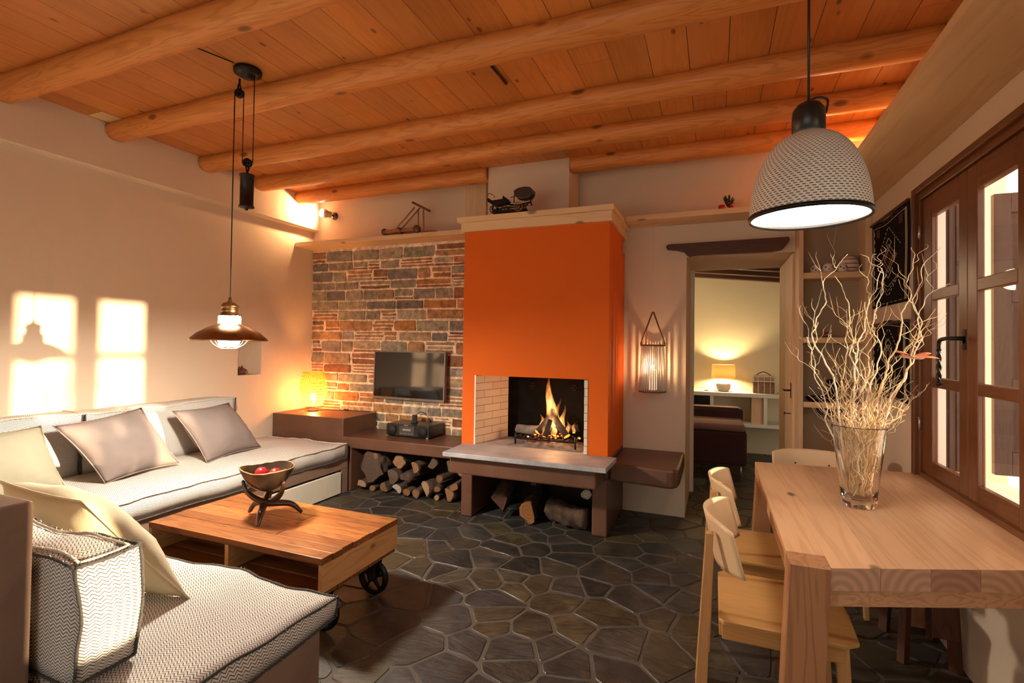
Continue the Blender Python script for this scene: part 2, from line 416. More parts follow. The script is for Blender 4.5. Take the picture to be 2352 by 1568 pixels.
        ca.data.foreach_set('color', cb)
        if recalc or weld:
            bm = bmesh.new(); bm.from_mesh(me)
            if weld: bmesh.ops.remove_doubles(bm, verts=bm.verts, dist=1e-5)
            bmesh.ops.recalc_face_normals(bm, faces=bm.faces); bm.to_mesh(me); bm.free()
        ob = bpy.data.objects.new(name, me); C.objects.link(ob)
        if parent is not None: ob.parent = parent
        if parent is None: ob.location = o
        elif origin is not None and tuple(origin) != tuple(parent.get('_o', (0, 0, 0))): ob.location = o-V(parent.get('_o', (0, 0, 0)))
        ob['_o'] = tuple(o)
        if bevel:
            md = ob.modifiers.new('bevel', 'BEVEL'); md.width = bevel; md.segments = 2; md.limit_method = 'ANGLE'; md.angle_limit = radians(40)
        return ob
def tag(o, label=None, cat=None, group=None, kind=None):
    if label: o['label'] = label
    if cat: o['category'] = cat
    if group: o['group'] = group
    if kind: o['kind'] = kind
    return o
def thing(name, label, cat, loc, group=None):
    o = bpy.data.objects.new(name, None); C.objects.link(o); o.location = loc; o['_o'] = tuple(loc); o.empty_display_size = .05
    return tag(o, label, cat, group)
def copy_tree(o, parent=None):
    c = o.copy(); C.objects.link(c); c.parent = parent
    for ch in list(o.children): copy_tree(ch, c)
    return c
def struct(o): o['kind'] = 'structure'; return o
rnd = random.Random(7)
def bez(pts, n=8):
    """Catmull-Rom through the points"""
    P = [V(p) for p in pts]; P = [P[0]*2-P[1]]+P+[P[-1]*2-P[-2]]; out = []
    for i in range(1, len(P)-2):
        for k in range(n):
            t = k/n; a, b, c, d = P[i-1:i+3]
            out.append(.5*((2*b)+(c-a)*t+(2*a-5*b+4*c-d)*t*t+(3*b-a-3*c+d)*t**3))
    out.append(P[-2]); return out

# ================================================================== THE SETTING
XL, XR, YB, YR, ZC = -4.198, 1.029, 4.445, -2.6, 2.985
XLU = -4.12; ZLEDGE = 2.636; YF = 5.30   # upper part of the left wall stands proud; back wall is thick at the doorway
# floor, through the doorway into the far room
seeds = [(-2.2, 3.53), (-2.02, 3.31), (-2.37, 3.78), (-2.12, 3.89), (-1.94, 3.74), (-1.93, 3.02), (-1.69, 3.21), (-1.73, 2.79), (-1.58, 2.96), (-1.39, 3.08), (-1.31, 3.43), (-.87, 3.28), (-1.12, 3.03), (-1.36, 2.68), (-1.54, 2.45), (-1.27, 2.34), (-1.08, 2.76), (-.97, 2.87), (-.78, 2.74), (-.61, 3.18), (-.57, 3.59), (-.51, 3.35), (-.53, 2.69), (-1.09, 2.46), (-1.15, 2.60), (-.84, 2.39), (-1.75, 2.17), (-1.31, 2.04), (-1.06, 2.18), (-1.55, 1.91), (-1.51, 2.11), (-1.1, 1.92), (-.81, 2.09), (-.42, 2.46), (-.58, 2.20), (-1.72, 1.90), (-.62, 2.50), (-.40, 2.92), (-1.7, 3.75), (-2.01, 3.50), (-2.57, 3.59), (-2.81, 3.68), (-.39, 3.68), (-.19, 3.26), (-.25, 2.78), (-.62, 3.98), (-.14, 3.87), (-.20, 2.45), (-.88, 1.88)]
Rf = random.Random(77); tries = 0
while tries < 14000:
    tries += 1; q = (Rf.uniform(-4.6, 2.2), Rf.uniform(-2.8, 7.8))
    if (q[0] > 1.3 and q[1] < 5.3) or (q[0] < -2.6 and q[1] > 5.4): continue
    md_ = Rf.choice([.13, .24, .34, .40])
    if all((q[0]-p[0])**2+(q[1]-p[1])**2 > md_*md_ for p in seeds): seeds.append(q)
fs_ = MB().box(-4.7, 1.5, YR-.3, YF, -.1, -.0035, 1).box(-2.6, 2.2, YF, 8.0, -.1, -.0035, 1)
Rg = random.Random(5); wts = [Rg.uniform(-.03, .045) for _ in seeds]
fpal = [(.030, .028, .026), (.052, .045, .031), (.042, .041, .039), (.060, .048, .027), (.036, .036, .037), (.046, .040, .034), (.034, .031, .028)]
for i, p in enumerate(seeds):
    poly = [V((p[0]-.6, p[1]-.6)), V((p[0]+.6, p[1]-.6)), V((p[0]+.6, p[1]+.6)), V((p[0]-.6, p[1]+.6))]; pv = V(p); gw = Rf.uniform(.006, .010)
    for jq, q in enumerate(seeds):
        if q is p or abs(q[0]-p[0]) > 1.2 or abs(q[1]-p[1]) > 1.2: continue
        qv = V(q); n_ = (qv-pv); L_ = n_.length; n_ = n_/L_; lim = L_/2-gw+(wts[i]-wts[jq])*.5*min(1, L_/.25); out = []
        for k in range(len(poly)):
            A_, B_ = poly[k], poly[(k+1) % len(poly)]; da, db = (A_-pv).dot(n_)-lim, (B_-pv).dot(n_)-lim
            if da <= 0: out.append(A_)
            if da*db < 0: out.append(A_+(B_-A_)*(da/(da-db)))
        poly = out
        if len(poly) < 3: break
    if len(poly) < 3: continue
    rp = []
    for k in range(len(poly)):
        A_, B_ = poly[k], poly[(k+1) % len(poly)]; e_ = B_-A_; L_ = e_.length
        if L_ < .004: continue
        c_ = min(.009, L_*.2)/L_; m_n = max(1, int(L_/.07)); nn = V((e_.y, -e_.x))/L_
        for j in range(m_n+1):
            t_ = c_+(1-2*c_)*j/m_n; w_ = .0045*noise.noise(V((A_.x*3+e_.x*t_*14, A_.y*3+e_.y*t_*14, i))) if 0 < j < m_n else 0
            rp.append(A_+e_*t_+nn*w_*2)
    n = len(rp); cx_, cy2 = sum(q.x for q in rp)/n, sum(q.y for q in rp)/n; an = Rf.uniform(-.5, .7); c = Rf.choice(fpal); kk = Rf.uniform(.8, 1.25); c = tuple(q*kk for q in c)
    ins = [q+(V((cx_, cy2))-q).normalized()*.004 for q in rp]
    ruv = [(q.x*cos(an)+q.y*sin(an)+i, -q.x*sin(an)+q.y*cos(an)) for q in ins]
    fs_.add([(q.x, q.y, 0) for q in ins]+[(q.x, q.y, -.0034) for q in rp], [tuple(range(n))]+[(k, (k+1) % n, n+(k+1) % n, n+k) for k in range(n)], 0, c, False, [ruv]+[[ruv[k], ruv[(k+1) % n], ruv[(k+1) % n], ruv[k]] for k in range(n)])
struct(fs_.build('floor', [FLOORM, GROUT]))
# ceiling boards running towards the fireplace wall
mb = MB(); x = XL-.12; k = 0
while x < XR+.1:
    t = rnd.uniform(.88, 1.08); tint = (t, t*rnd.uniform(.93, 1.03), t*rnd.uniform(.85, 1.02))
    x0 = -.54+.2*round((x+.54)/.2); cuts = [YR, rnd.uniform(-.5, 1), rnd.uniform(2.3, 3.6), YB]
    for a, b_ in zip(cuts, cuts[1:]):
        t2 = rnd.uniform(.93, 1.06)
        mb.box(x0+.0015, x0+.1985, a+.001, b_-.001, ZC, ZC+.025, col=tuple(q*t2 for q in tint))
    x = x0+.2001
mb.box(XL-.12, XR+.3, YR, YB, ZC+.026, ZC+.06, col=(.08, .05, .03))
struct(mb.build('ceiling', CEILW))
# left wall with niche
W = MB(); ny0, ny1, nz0, nz1, nd = 3.50, 3.765, 1.080, 1.400, .14
for a in ((YR-.2, ny0, 0, ZLEDGE), (ny1, YB, 0, ZLEDGE), (ny0, ny1, 0, nz0), (ny0, ny1, nz1, ZLEDGE)):
    W.box(XL-.3, XL, a[0], a[1], a[2], a[3])
W.box(XL-.3, XL-nd, ny0, ny1, nz0, nz1)
# proud upper band, its lower edge slightly soft
W.prism([(XL-.3, ZLEDGE), (XLU-.012, ZLEDGE), (XLU, ZLEDGE+.012), (XLU, 3.2), (XL-.3, 3.2)], YR-.2, YB, axis=1)
struct(W.build('wall_left', PLASTER))
ZS_ = 2.474
# back wall: thick, doorway at the right
dx0, dx1, dz = -.222, .612, 2.158
W = MB().box(XL-.3, dx0, YB, YF, 0, 3.2).box(dx1, XR+.45, YB, YF, 0, 3.2).box(dx0, dx1, YB, YF, dz, 3.2)
struct(MB().box(-2.27, -2.05, YB-.045, YB-.001, ZS_, ZC-.002).build('trim_7', PINEZ))
wall_back = struct(W.build('wall_back', PLASTER))
# ledge stone facing between the shelf and the benches
st = MB(); sx0, sx1, sz0, sz1 = XL+.005, -1.934, .46, 2.45
st.box(sx0, sx1, YB-.010, YB, sz0, sz1, col=(.84, .64, .45))
pal = [(.29, .235, .175), (.235, .195, .150), (.34, .235, .135), (.180, .150, .120), (.33, .175, .075), (.26, .21, .145), (.37, .155, .048), (.170, .142, .115), (.33, .26, .175), (.235, .105, .05)]
def stone(x0, x1, z0, z1, col=None):
    c = col or rnd.choice(pal); k = rnd.uniform(.9, 1.35); c = tuple(q*k for q in c)
    j = lambda a: rnd.uniform(-a, a)
    w_, h_ = x1-x0, z1-z0; cr = min(w_, h_)*rnd.uniform(.04, .20)
    p = [(x0+cr*rnd.random(), z0+j(.004)), ((x0+x1)/2, z0+j(.005)), (x1-cr*rnd.random(), z0+j(.004)), (x1+j(.003), z0+cr), (x1+j(.006), z1-cr),
         (x1-cr*rnd.random(), z1+j(.004)), ((x0+x1)/2+j(.02), z1+j(.005)), (x0+cr*rnd.random(), z1+j(.004)), (x0+j(.006), z1-cr), (x0+j(.003), z0+cr)]
    n = len(p); yo = YB-.010-rnd.uniform(.005, .013); cx = sum(a for a, _ in p)/n; cz = sum(b for _, b in p)/n; ins = .004
    def sh(q): return (q[0]+(cx-q[0])/max(w_, .02)*ins*2, q[1]+(cz-q[1])/max(h_, .02)*ins*2)
    vs = [(a, YB-.009, b) for a, b in p]+[(sh(q)[0], yo, sh(q)[1]) for q in p]
    st.add(vs, [tuple(range(n, 2*n))]+[(i, (i+1) % n, n+(i+1) % n, n+i) for i in range(n)], 0, c)
z = sz0+.01; g = .012
while z < sz1-.02:
    h = min(rnd.choice([.085, .095, .105, .115, .078]), sz1-z-.006); x = sx0+.004
    if h < .03: break
    while x < sx1-.03:
        w_ = rnd.uniform(.15, .44)
        if sx1-(x+w_) < .09: w_ = sx1-x-.006
        r = rnd.random()
        if r < .17:                          # thin slivers packed on top of each other
            zz = z+.003; nn = rnd.choice([2, 3, 3])
            for q in range(nn):
                hh = (h-(nn-1)*.010)/nn; off = rnd.uniform(0, .03)
                xs = x+off
                stone(xs, x+w_-g-rnd.uniform(0, .03), zz, zz+hh-.003, rnd.choice([pal[4], pal[6], pal[9], pal[2]])); zz += hh+.010
        elif r < .29:                        # one full stone over a sliver
            hs = h*.22; stone(x, x+w_-g, z, z+hs, pal[9]); stone(x, x+w_-g, z+hs+.011, z+h)
        else:
            stone(x, x+w_-g, z+rnd.uniform(0, .005), z+h-rnd.uniform(0, .005))
        x += w_
    z += h+g*1.15
so = st.build('stone_facing', STONE, parent=wall_back); so['label'] = 'ledge stone facing in grey, tan and rust with pale joints'
# right wall (outer wall) with the visible window and a glazed door nearer the camera
XO = XR+.10
wy0, wy1, wz0, wz1 = 2.21, 3.33, .745, 2.255
vy0, vy1, vz0, vz1 = .42, 1.62, .12, 2.255
W = MB()
for a in ((YR-.2, vy0, 0, 3.2), (vy1, wy0, 0, 3.2), (wy1, YB, 0, 3.2), (wy0, wy1, 0, wz0), (wy0, wy1, wz1, 3.2), (vy0, vy1, 0, vz0), (vy0, vy1, vz1, 3.2)):
    W.box(XR, XO, *a)
struct(W.build('wall_right', PLASTER))
# rear wall behind the camera; wide unseen opening added to let fill light in
rx0, rx1, rz0, rz1 = -3.5, .5, .35, 2.5
W = MB().box(XL-.3, rx0, YR-.25, YR, 0, 3.2).box(rx1, XO, YR-.25, YR, 0, 3.2).box(rx0, rx1, YR-.25, YR, 0, rz0).box(rx0, rx1, YR-.25, YR, rz1, 3.2)
struct(W.build('wall_rear', PLASTER))
# roof slab above the boards
struct(MB().box(XL-.3, XO, YR-.25, YF, 3.2, 3.3).box(-2.7, 2.3, YF, 8.2, 3.2, 3.3).build('trim_1', EXTW))
def window(name, y0, y1, z0, z1, rows, muntins_w=.05, st_w=.12):
    """two inward casements in a brown frame set in the right wall; the glass at mid thickness"""
    fx0, fx1 = XR-.025, XR+.05; cx0, cx1 = XR-.012, XR+.016; ym = (y0+y1)/2
    f = MB().box(fx0, fx1, y0, y0+.045, z0, z1).box(fx0, fx1, y1-.045, y1, z0, z1)
    root = f.build(name, WINW, origin=(XR, ym, z0), bevel=.004); root['kind'] = 'structure'
    MB().box(fx0, fx1, y0+.045, y1-.045, z1-.05, z1).box(fx0, fx1, y0+.045, y1-.045, z0, z0+.03).build('frame_rail', WINWY, root, bevel=.004)
    # moulding round the frame
    MB().box(fx0-.018, fx0+.004, y0-.02, y0+.018, z0, z1+.02).box(fx0-.018, fx0+.004, y1-.018, y1+.02, z0, z1+.02).build('moulding', WINW, root, bevel=.005)
    MB().box(fx0-.018, fx0+.004, y0+.018, y1-.018, z1-.016, z1+.02).build('moulding', WINWY, root, bevel=.005)
    for (a, b_, far) in ((y0+.047, ym-.001, False), (ym+.001, y1-.047, True)):
        sw0 = st_w if not far else .085; sw1 = .085 if not far else st_w
        c = MB().box(cx0, cx1, a, a+sw0, z0+.032, z1-.052).box(cx0, cx1, b_-sw1, b_, z0+.032, z1-.052)
        cas = c.build('casement', WINW, root, bevel=.004)
        r = MB()
        g0, g1 = a+sw0, b_-sw1; zb, zt = rows[0][0], rows[-1][1]
        r.box(cx0, cx1, g0, g1, z0+.032, zb).box(cx0, cx1, g0, g1, zt, z1-.052)
        for q in range(len(rows)-1): r.box(cx0, cx1, g0, g1, rows[q][1], rows[q+1][0])
        r.build('sash_rail', WINWY, cas, origin=root['_o'], bevel=.004)
        for q0, q1 in rows:
            MB().box(XR+.004, XR+.007, g0, g1, q0, q1).build('pane', PANE, cas, origin=root['_o'])
            # thin pale putty bead round the pane on the outside
        if far: cas['label'] = 'far casement with black lever handle side'
        if far:
            for zz in (z0+.28, z1-.22):
                MB().tube([(cx0-.012, b_+.004, zz-.035), (cx0-.012, b_+.004, zz+.035)], .006, 8).build('hinge', STEEL, cas, origin=root['_o'])
    return root
w1 = window('window_1', wy0, wy1, wz0, wz1, [(.850, 1.225), (1.276, 1.662), (1.715, 2.090)])
# black lever handle with a twisted grip, turned down
hy, hz = 2.797, 1.46
h = MB().lathe([(.0, 0), (.017, 0), (.017, .010), (.0, .010)], (XR-.005, hy, hz), 16, axis=(-1, 0, 0)).box(XR-.015, XR-.003, hy-.016, hy+.016, hz-.045, hz+.045)
h.tube(bez([(XR-.012, hy, hz+.005), (XR-.06, hy, hz+.005), (XR-.066, hy+.05, hz+.004), (XR-.066, hy+.105, hz-.005), (XR-.064, hy+.118, hz-.045)]), .009, 8)
tw = [V((XR-.064, hy+.118, hz-.045-.012*i)) for i in range(13)]
for s_ in (0, pi):
    h.tube([p+V((.005*cos(i*.9+s_), .005*sin(i*.9+s_), 0)) for i, p in enumerate(tw)], .0062, 6)
h.lathe([(0, 0), (.012, .004), (.012, .018), (0, .026)], (XR-.064, hy+.118, hz-.215), 12)
h.build('handle', BLACKM, w1)['label'] = 'black twisted lever handle'
w2 = window('window_2', vy0, vy1, vz0, vz1, [(.74, 1.42), (1.48, 2.10)])
f = MB()
for x0 in (rx0, rx0+1.0, rx0+2.0, rx0+3.0): f.box(x0, x0+.07, YR-.12, YR-.05, rz0, rz1)
f.box(rx1-.07, rx1, YR-.12, YR-.05, rz0, rz1).box(rx0, rx1, YR-.12, YR-.05, rz0, rz0+.07).box(rx0, rx1, YR-.12, YR-.05, rz1-.07, rz1)
struct(f.build('rear_fill_window', WINW))  # unseen window frame, added with the opening that brings in sky light
struct(MB().box(XR+.05, XO+.25, wy0, wy1, wz0-.05, wz0-.005).build('trim_2', EXTW, bevel=.004))   # outer sill
# exterior: pale terrace and a rendered wall beyond the window
struct(MB().box(XO, 9, -6, 12, -.2, -.12).build('trim_3', EXTW))
# ceiling beams: slightly crooked peeled logs
names = ['nearest the camera, top left corner', 'second from the camera, carrying the pendant light', 'third from the camera', 'fourth from the camera', 'last one, against the fireplace wall']
for i, (by, bl) in enumerate([(1.70, 'rough peeled pine ceiling beam nearest the camera'), (2.36, 'second peeled pine ceiling beam, just behind the pulley of the hanging lamp'),
                              (3.09, 'third peeled pine ceiling beam, midway across the boards'), (3.64, 'fourth peeled pine ceiling beam, in front of the chimney top'),
                              (4.15, 'last peeled pine ceiling beam, interrupted by the white chimney box')]):
    rr = random.Random(20+i); segs = [(XLU-.005, XR-.004)] if i < 4 else [(XLU-.005, -1.90), (-1.135, XR-.004)]
    root = thing('ceiling_beam', bl, 'beam', (-1.5, by, ZC-.1), 'peeled log ceiling beams') if len(segs) > 1 else None
    for (a, b_) in segs:
        n = 110; path = []; rad = []
        for k in range(n+1):
            x = a+(b_-a)*k/n
            path.append((x, by+.014*sin(x*1.3+i*2)+.007*noise.noise(V((x*1.7, i*5, 0))), ZC-.040+.004*noise.noise(V((x*1.2, i*9, 3)))))
            rad.append(.082*(1+.10*noise.noise(V((x*1.9, i*3, 7)))+.02*noise.noise(V((x*7, i, 1)))))
        m_ = MB().tube(path, rad, 18, flat=.92)
        # flatten the faces a bit: hewn look
        for q in range(len(m_.v)):
            v_ = V(m_.v[q]); cy = by; c3 = V((v_.x, by, ZC-.04)); o3 = v_-c3; v_ = c3+V((o3.x, o3.y, o3.z))*(1+.035*noise.noise(V((v_.x*5+i*7, o3.y*22, o3.z*22)))+.012*noise.noise(V((v_.x*16, o3.y*50, i)))); dzv = v_.z-(ZC-.04)
            if dzv < -.066: v_.z = ZC-.04-.066+(dzv+.066)*.45
            m_.v[q] = tuple(v_)
        o = m_.build('beam_length' if root else 'ceiling_beam', BEAMW, parent=root, origin=None if root else (-1.5, by, ZC-.1))
        if not root: tag(o, bl, 'beam', 'peeled log ceiling beams')
# wooden display shelf: back run (two lengths either side of the mantel) and the broad one along the window wall
ZS = 2.430; ZT = 2.472; YSF = 4.170
tag(MB().box(XL+.002, -1.99, YSF, YB-.012, ZS, ZT).build('wall_shelf', PINEX, origin=(-3, YSF, ZS), bevel=.003), 'long pale pine shelf above the stone facing, left of the chimney', 'shelf')
tag(MB().box(-.685, .664, YSF, YB-.002, ZS, ZT).build('wall_shelf', PINEX, origin=(0, YSF, ZS), bevel=.003), 'pale pine shelf above the doorway, right of the chimney', 'shelf')
tag(MB().box(.690, XR-.001, -1.5, YB-.002, ZS, ZT-.006).build('wall_shelf', PINEY, origin=(.85, 1.5, ZS), bevel=.002), 'broad pale knotty pine shelf running along the window wall under the ceiling', 'shelf')
# small pine board set in the corner of the boards above the second beam
tag(MB().box(XLU+.03, XLU+.18, 2.165, 2.30, ZC-.006, ZC-.0005).build('ceiling_vent', PINEY, origin=(-4.03, 2.23, ZC-.006)), 'small pale wooden ceiling hatch above the left wall', 'vent')

# ------------------------------------------------------------------ doorway, door leaf, far room
FX = .56
tr = MB().box(dx0+.0, dx0+.035, YF-.04, YF+.012, 0, 2.23).box(dx1-.03, dx1, YF-.04, YF+.012, 0, 2.23).box(dx0, dx1, YF-.04, YF+.012, 2.235, 2.30)
struct(tr.build('trim_4', WHITEP))
lp = MB()
prof = [(-.385, 2.248), (-.36, 2.262), (.525, 2.268), (.533, 2.245), (.480, 2.172), (.40, 2.160), (-.12, 2.158), (-.185, 2.150), (-.215, 2.165), (-.24, 2.195), (-.30, 2.212), (-.375, 2.222)]
lp.prism(prof[::-1], YB-.055, YB+.02, axis=1)
tag(lp.build('door_lintel', LINTEL, origin=(.07, YB, 2.2), bevel=.006), 'dark brown rough timber lintel over the open doorway', 'lintel')
lx0, lx1 = .566, .606
leaf = MB().box(lx0, lx1, YB-.002, YF-.02, .012, 2.150)
d1 = leaf.build('door_1', PINEZ, origin=(lx1, YF, 0), bevel=.003); d1['kind'] = 'structure'
pl = MB(); y = YB+.004
while y < YF-.06:
    pl.box(lx0-.009, lx0+.001, y, min(y+.088, YF-.024), .014, 2.148); y += .094
pl.build('planking', PINEZ, d1, bevel=.003)
MB().box(lx0+.006, lx1-.006, YB-.0045, YB-.0015, .86, 1.18).box(lx0+.013, lx1-.013, YB-.010, YB-.004, .96, .99).box(lx0+.013, lx1-.013, YB-.012, YB-.004, 1.06, 1.09).build('lock_plate', STEEL, d1)['label'] = 'steel lock plate on the door edge'
hd = MB().box(lx0-.014, lx0-.008, YB+.045, YB+.075, 1.02, 1.14).tube([(lx0-.014, YB+.06, 1.08), (lx0-.055, YB+.06, 1.08), (lx0-.057, YB+.12, 1.08)], .007, 8)
hd.build('handle', BLACKM, d1)
MB().tube([(lx0-.009, YB+.06, .90), (lx0-.05, YB+.06, .90)], .004, 8).lathe([(0, 0), (.014, .002), (.014, .006), (0, .008)], (lx0-.05, YB+.06, .90), 12, axis=(-1, 0, 0)).build('key', DARKM, d1)
# far room shell
FY = 7.5
struct(MB().box(-2.6, 2.2, FY, FY+.2, 0, 3.2).build('wall_far', PLASTER2))
struct(MB().box(-2.7, -2.5, YF, FY, 0, 3.2).build('wall_far_left', PLASTER2))
struct(MB().box(2.0, 2.2, YF, FY, 0, 3.2).build('wall_far_right', PLASTER2))
struct(MB().hexa([(-2.5, YF, 2.62), (2.0, YF, 2.16), (2.0, FY, 2.25), (-2.5, FY, 2.71), (-2.5, YF, 2.68), (2.0, YF, 2.22), (2.0, FY, 2.31), (-2.5, FY, 2.77)]).build('ceiling_far', LINTEL))
for i, yy in enumerate((5.9, 6.5, 7.1)):
    o = MB().hexa([(-2.45, yy, 2.52+.02*i), (1.95, yy, 2.07+.02*i), (1.95, yy+.09, 2.07+.02*i), (-2.45, yy+.09, 2.52+.02*i), (-2.45, yy, 2.612+.02*i), (1.95, yy, 2.162+.02*i), (1.95, yy+.09, 2.162+.02*i), (-2.45, yy+.09, 2.612+.02*i)]).build('dark_rafter', LINTEL, origin=(0, yy, 2.3), bevel=.006)
    tag(o, 'dark sloping rafter seen through the doorway top, ' + ('nearest the door frame', 'middle one of three', 'nearest the far wall')[i], 'rafter', 'dark rafters of the far room')
# console shelf unit
cf = 7.1
t = thing('console_unit', 'white open console with compartments on the far room wall', 'console', (.2, 7.3, .35))
MB().box(-1.2, 1.4, cf, FY-.002, .775, .825).build('top', WHITEP, t, bevel=.003)
MB().box(-1.2, 1.4, cf+.01, FY-.002, .395, .440).build('bottom_shelf', WHITEP, t, bevel=.003)
for x0 in (-1.18, -.052, .575, 1.36): MB().box(x0, x0+.042, cf+.008, FY-.002, .44, .775).build('divider', WHITEP, t, bevel=.002)
MB().box(-.40, -.06, FY-.08, FY-.003, .445, .77).build('back_panel', BLACKP, t)['label'] = 'black panel in the left compartment'
MB().box(.44, .57, cf+.05, FY-.01, .441, .772).build('side_block', PINEZ, t)['label'] = 'pale pine block in the compartment'
t = thing('table_lamp', 'round ceramic table lamp with lit cream drum shade in the far room', 'lamp', (.11, 7.27, .825))
MB().lathe([(0, 0), (.055, 0), (.085, .035), (.092, .08), (.075, .115), (.05, .128), (.02, .13), (0, .13)], (.11, 7.27, .826), 28).build('base', CERAM, t)
MB().tube([(.11, 7.27, .95), (.11, 7.27, 1.10)], .006, 8).build('stem', STEEL, t)
MB().lathe([(.148, 0), (.140, .175), (.1385, .175), (.1465, 0)], (.11, 7.27, 1.005), 36, closed=True).build('shade', CLOTHSH, t)
MB().lathe([(0, 0), (.028, .02), (.03, .045), (.015, .075), (0, .08)], (.11, 7.27, 1.03), 16).build('bulb', BULBF, t)
t = thing('picnic_basket', 'wicker picnic basket with a curved handle on the white console', 'basket', (.58, 7.28, .825))
bx = MB(); R3 = random.Random(3)
for i in range(7):
    z0 = .83+i*.019
    bx.box(.455, .715, 7.19, 7.36, z0, z0+.016)
bx.build('body', plain('basket_willow', (.30, .16, .09), .7, bsc=120, bst=.8, var=.3), t, bevel=.004)
MB().box(.452, .718, 7.187, 7.363, .972, .985).box(.47, .70, 7.184, 7.19, 1.02, 1.026).box(.452, .718, 7.187, 7.363, 1.035, 1.05).build('rim', STICK, t, bevel=.003)
bl_ = MB()
for xx in (.458, .515, .585, .655, .706): bl_.box(xx, xx+.007, 7.183, 7.188, .83, 1.045)
bl_.build('strap', STICK, t)
MB().box(.47, .70, 7.2, 7.35, .985, 1.035).build('lid', plain('basket_lid', (.50, .30, .15), .7, bsc=120, bst=.8), t)
MB().tube(bez([(.50, 7.27, 1.05), (.53, 7.27, 1.075), (.585, 7.27, 1.098), (.64, 7.27, 1.075), (.67, 7.27, 1.05)]), .005, 8).build('handle', DARKM, t)
tag(MB().box(-.125, -.075, 7.2, 7.24, .826, .838).build('remote_control', BLACKP, origin=(-.1, 7.22, .826), bevel=.003), 'small black remote on the left of the white console', 'remote')
# aubergine sofa
t = thing('aubergine_sofa', 'aubergine upholstered sofa with a mauve seat on thin metal legs in the far room', 'sofa', (-.3, 6.25, 0))
MB().box(-1.05, .325, 5.95, 6.72, .14, .50).build('base', PURPLE, t, bevel=.025)
MB().box(-1.0, .31, 5.955, 6.56, .50, .575).build('seat_cushion', MAUVE, t, bevel=.03)
MB().box(-1.05, .315, 6.56, 6.74, .50, .685).build('arm', PURPLE, t, bevel=.03)
MB().box(-1.04, .27, 6.575, 6.725, .684, .694).build('arm_pad', MAUVE, t, bevel=.004)
for sx, sy in ((-1.0, 6.02), (.27, 6.02), (-1.0, 6.66), (.27, 6.66)):
    MB().tube([(sx, sy, 0), (sx, sy, .145)], .009, 8).build('leg', STEEL, t)

# ================================================================== FIREPLACE
cx0, cx1, cy = -1.934, -.728, 3.745
ZH, ZM = .594, 2.335; ox0, ox1, oz = -1.8165, -.8798, 1.1545
t = thing('fireplace', 'open masonry fireplace with an orange hood, slate hearth and brown plinth', 'fireplace', (-1.33, cy, 0))
hd = MB().box(cx0, ox0, cy, YB-.024, ZH-.03, ZM).box(ox1, cx1, cy, YB-.024, ZH-.03, ZM).box(ox0, ox1, cy, YB-.024, oz, ZM)
hd.build('hood', ORANGE, t)
# fire box: splayed cream brick cheeks, iron back
fb = MB()
def quad(p, uw, uh, mat=0): fb.add(p, [(0, 1, 2, 3)], mat, uvs=[[(0, 0), (uw, 0), (uw, uh), (0, uh)]])
iy = 4.18; il, ir = -1.700, -.985
quad([(ox0+.006, cy-.004, ZH), (il, iy, ZH), (il, iy, oz-.002), (ox0+.006, cy-.004, oz-.002)], .46, .56)
fb.build('brick_cheek', BRICK, t, recalc=False); fb = MB()
quad([(ir, iy, ZH), (ox1-.028, cy-.004, ZH), (ox1-.028, cy-.004, oz-.002), (ir, iy, oz-.002)], .46, .56)
quad([(ox1-.028, cy-.004, ZH), (ox1-.001, cy-.004, ZH), (ox1-.001, cy-.004, oz-.002), (ox1-.028, cy-.004, oz-.002)], .03, .56)
fb.build('brick_cheek', BRICK, t, recalc=False)
MB().box(ox0-.004, ox0+.006, cy-.005, cy+.01, ZH, oz).build('edge_strip', CERAM, t)
fp = MB().box(il-.02, ir+.02, iy, iy+.02, ZH, oz+.1)
fp.box(ox0, ox1, cy+.06, iy, oz+.02, oz+.03)
fpo = fp.build('fireback', PLATE, t)
for fx in (-1.475, -1.094):
    m_ = MB()
    for k in range(6):
        a = k*pi/3; m_.lathe([(0, -.004), (.012, 0), (0, .006)], (fx+.016*cos(a), iy-.004, 1.055+.022*sin(a)), 8, axis=(0, -1, 0))
    m_.lathe([(0, 0), (.011, .004), (0, .012)], (fx, iy-.004, 1.055), 10, axis=(0, -1, 0)).build('iron_flower', DARKM, fpo, origin=t['_o'])
hs = MB().prism([(-1.906, 3.376), (-.666, 3.378), (-.661, 3.744), (-1.912, 3.744)], ZH-.034, ZH).box(ox0, ox1, cy-.001, iy+.02, ZH-.034, ZH)
hs.build('hearth_slab', SLATE, t, bevel=.004)
pb = MB().box(-1.885, -.745, 3.45, 3.75, .42, ZH-.034).box(cx0, cx1, cy, YB-.002, .42, ZH-.034)
pb.build('hearth_support', BROWN, t, bevel=.012)
MB().box(cx0+.10, cx1-.115, YB-.03, YB-.004, .001, .42).build('niche_shade_panel', NICHE_SHADE, t)  # dark sheet over the pale wall, painted shade under the hearth
MB().box(cx0, cx0+.10, cy, YB-.002, 0, .42).build('pillar', BROWN, t, bevel=.010)
MB().box(cx1-.115, cx1, cy, YB-.002, 0, .42).build('pillar', BROWN, t, bevel=.010)
MB().box(-1.985, -.690, 3.695, YB-.026, ZM+.075, ZM+.117).box(-1.955, -.706, 3.718, YB-.026, ZM, ZM+.0745).build('mantel', PINEX, t, bevel=.003)
MB().box(-1.890, -1.143, 4.10, YB-.026, ZM+.117, ZC+.002).build('chimney_box', PLASTER, t)
MB().box(cx1, cx1+.012, YB-.12, YB-.08, 2.20, 2.30).build('junction_cover', STEEL, t)
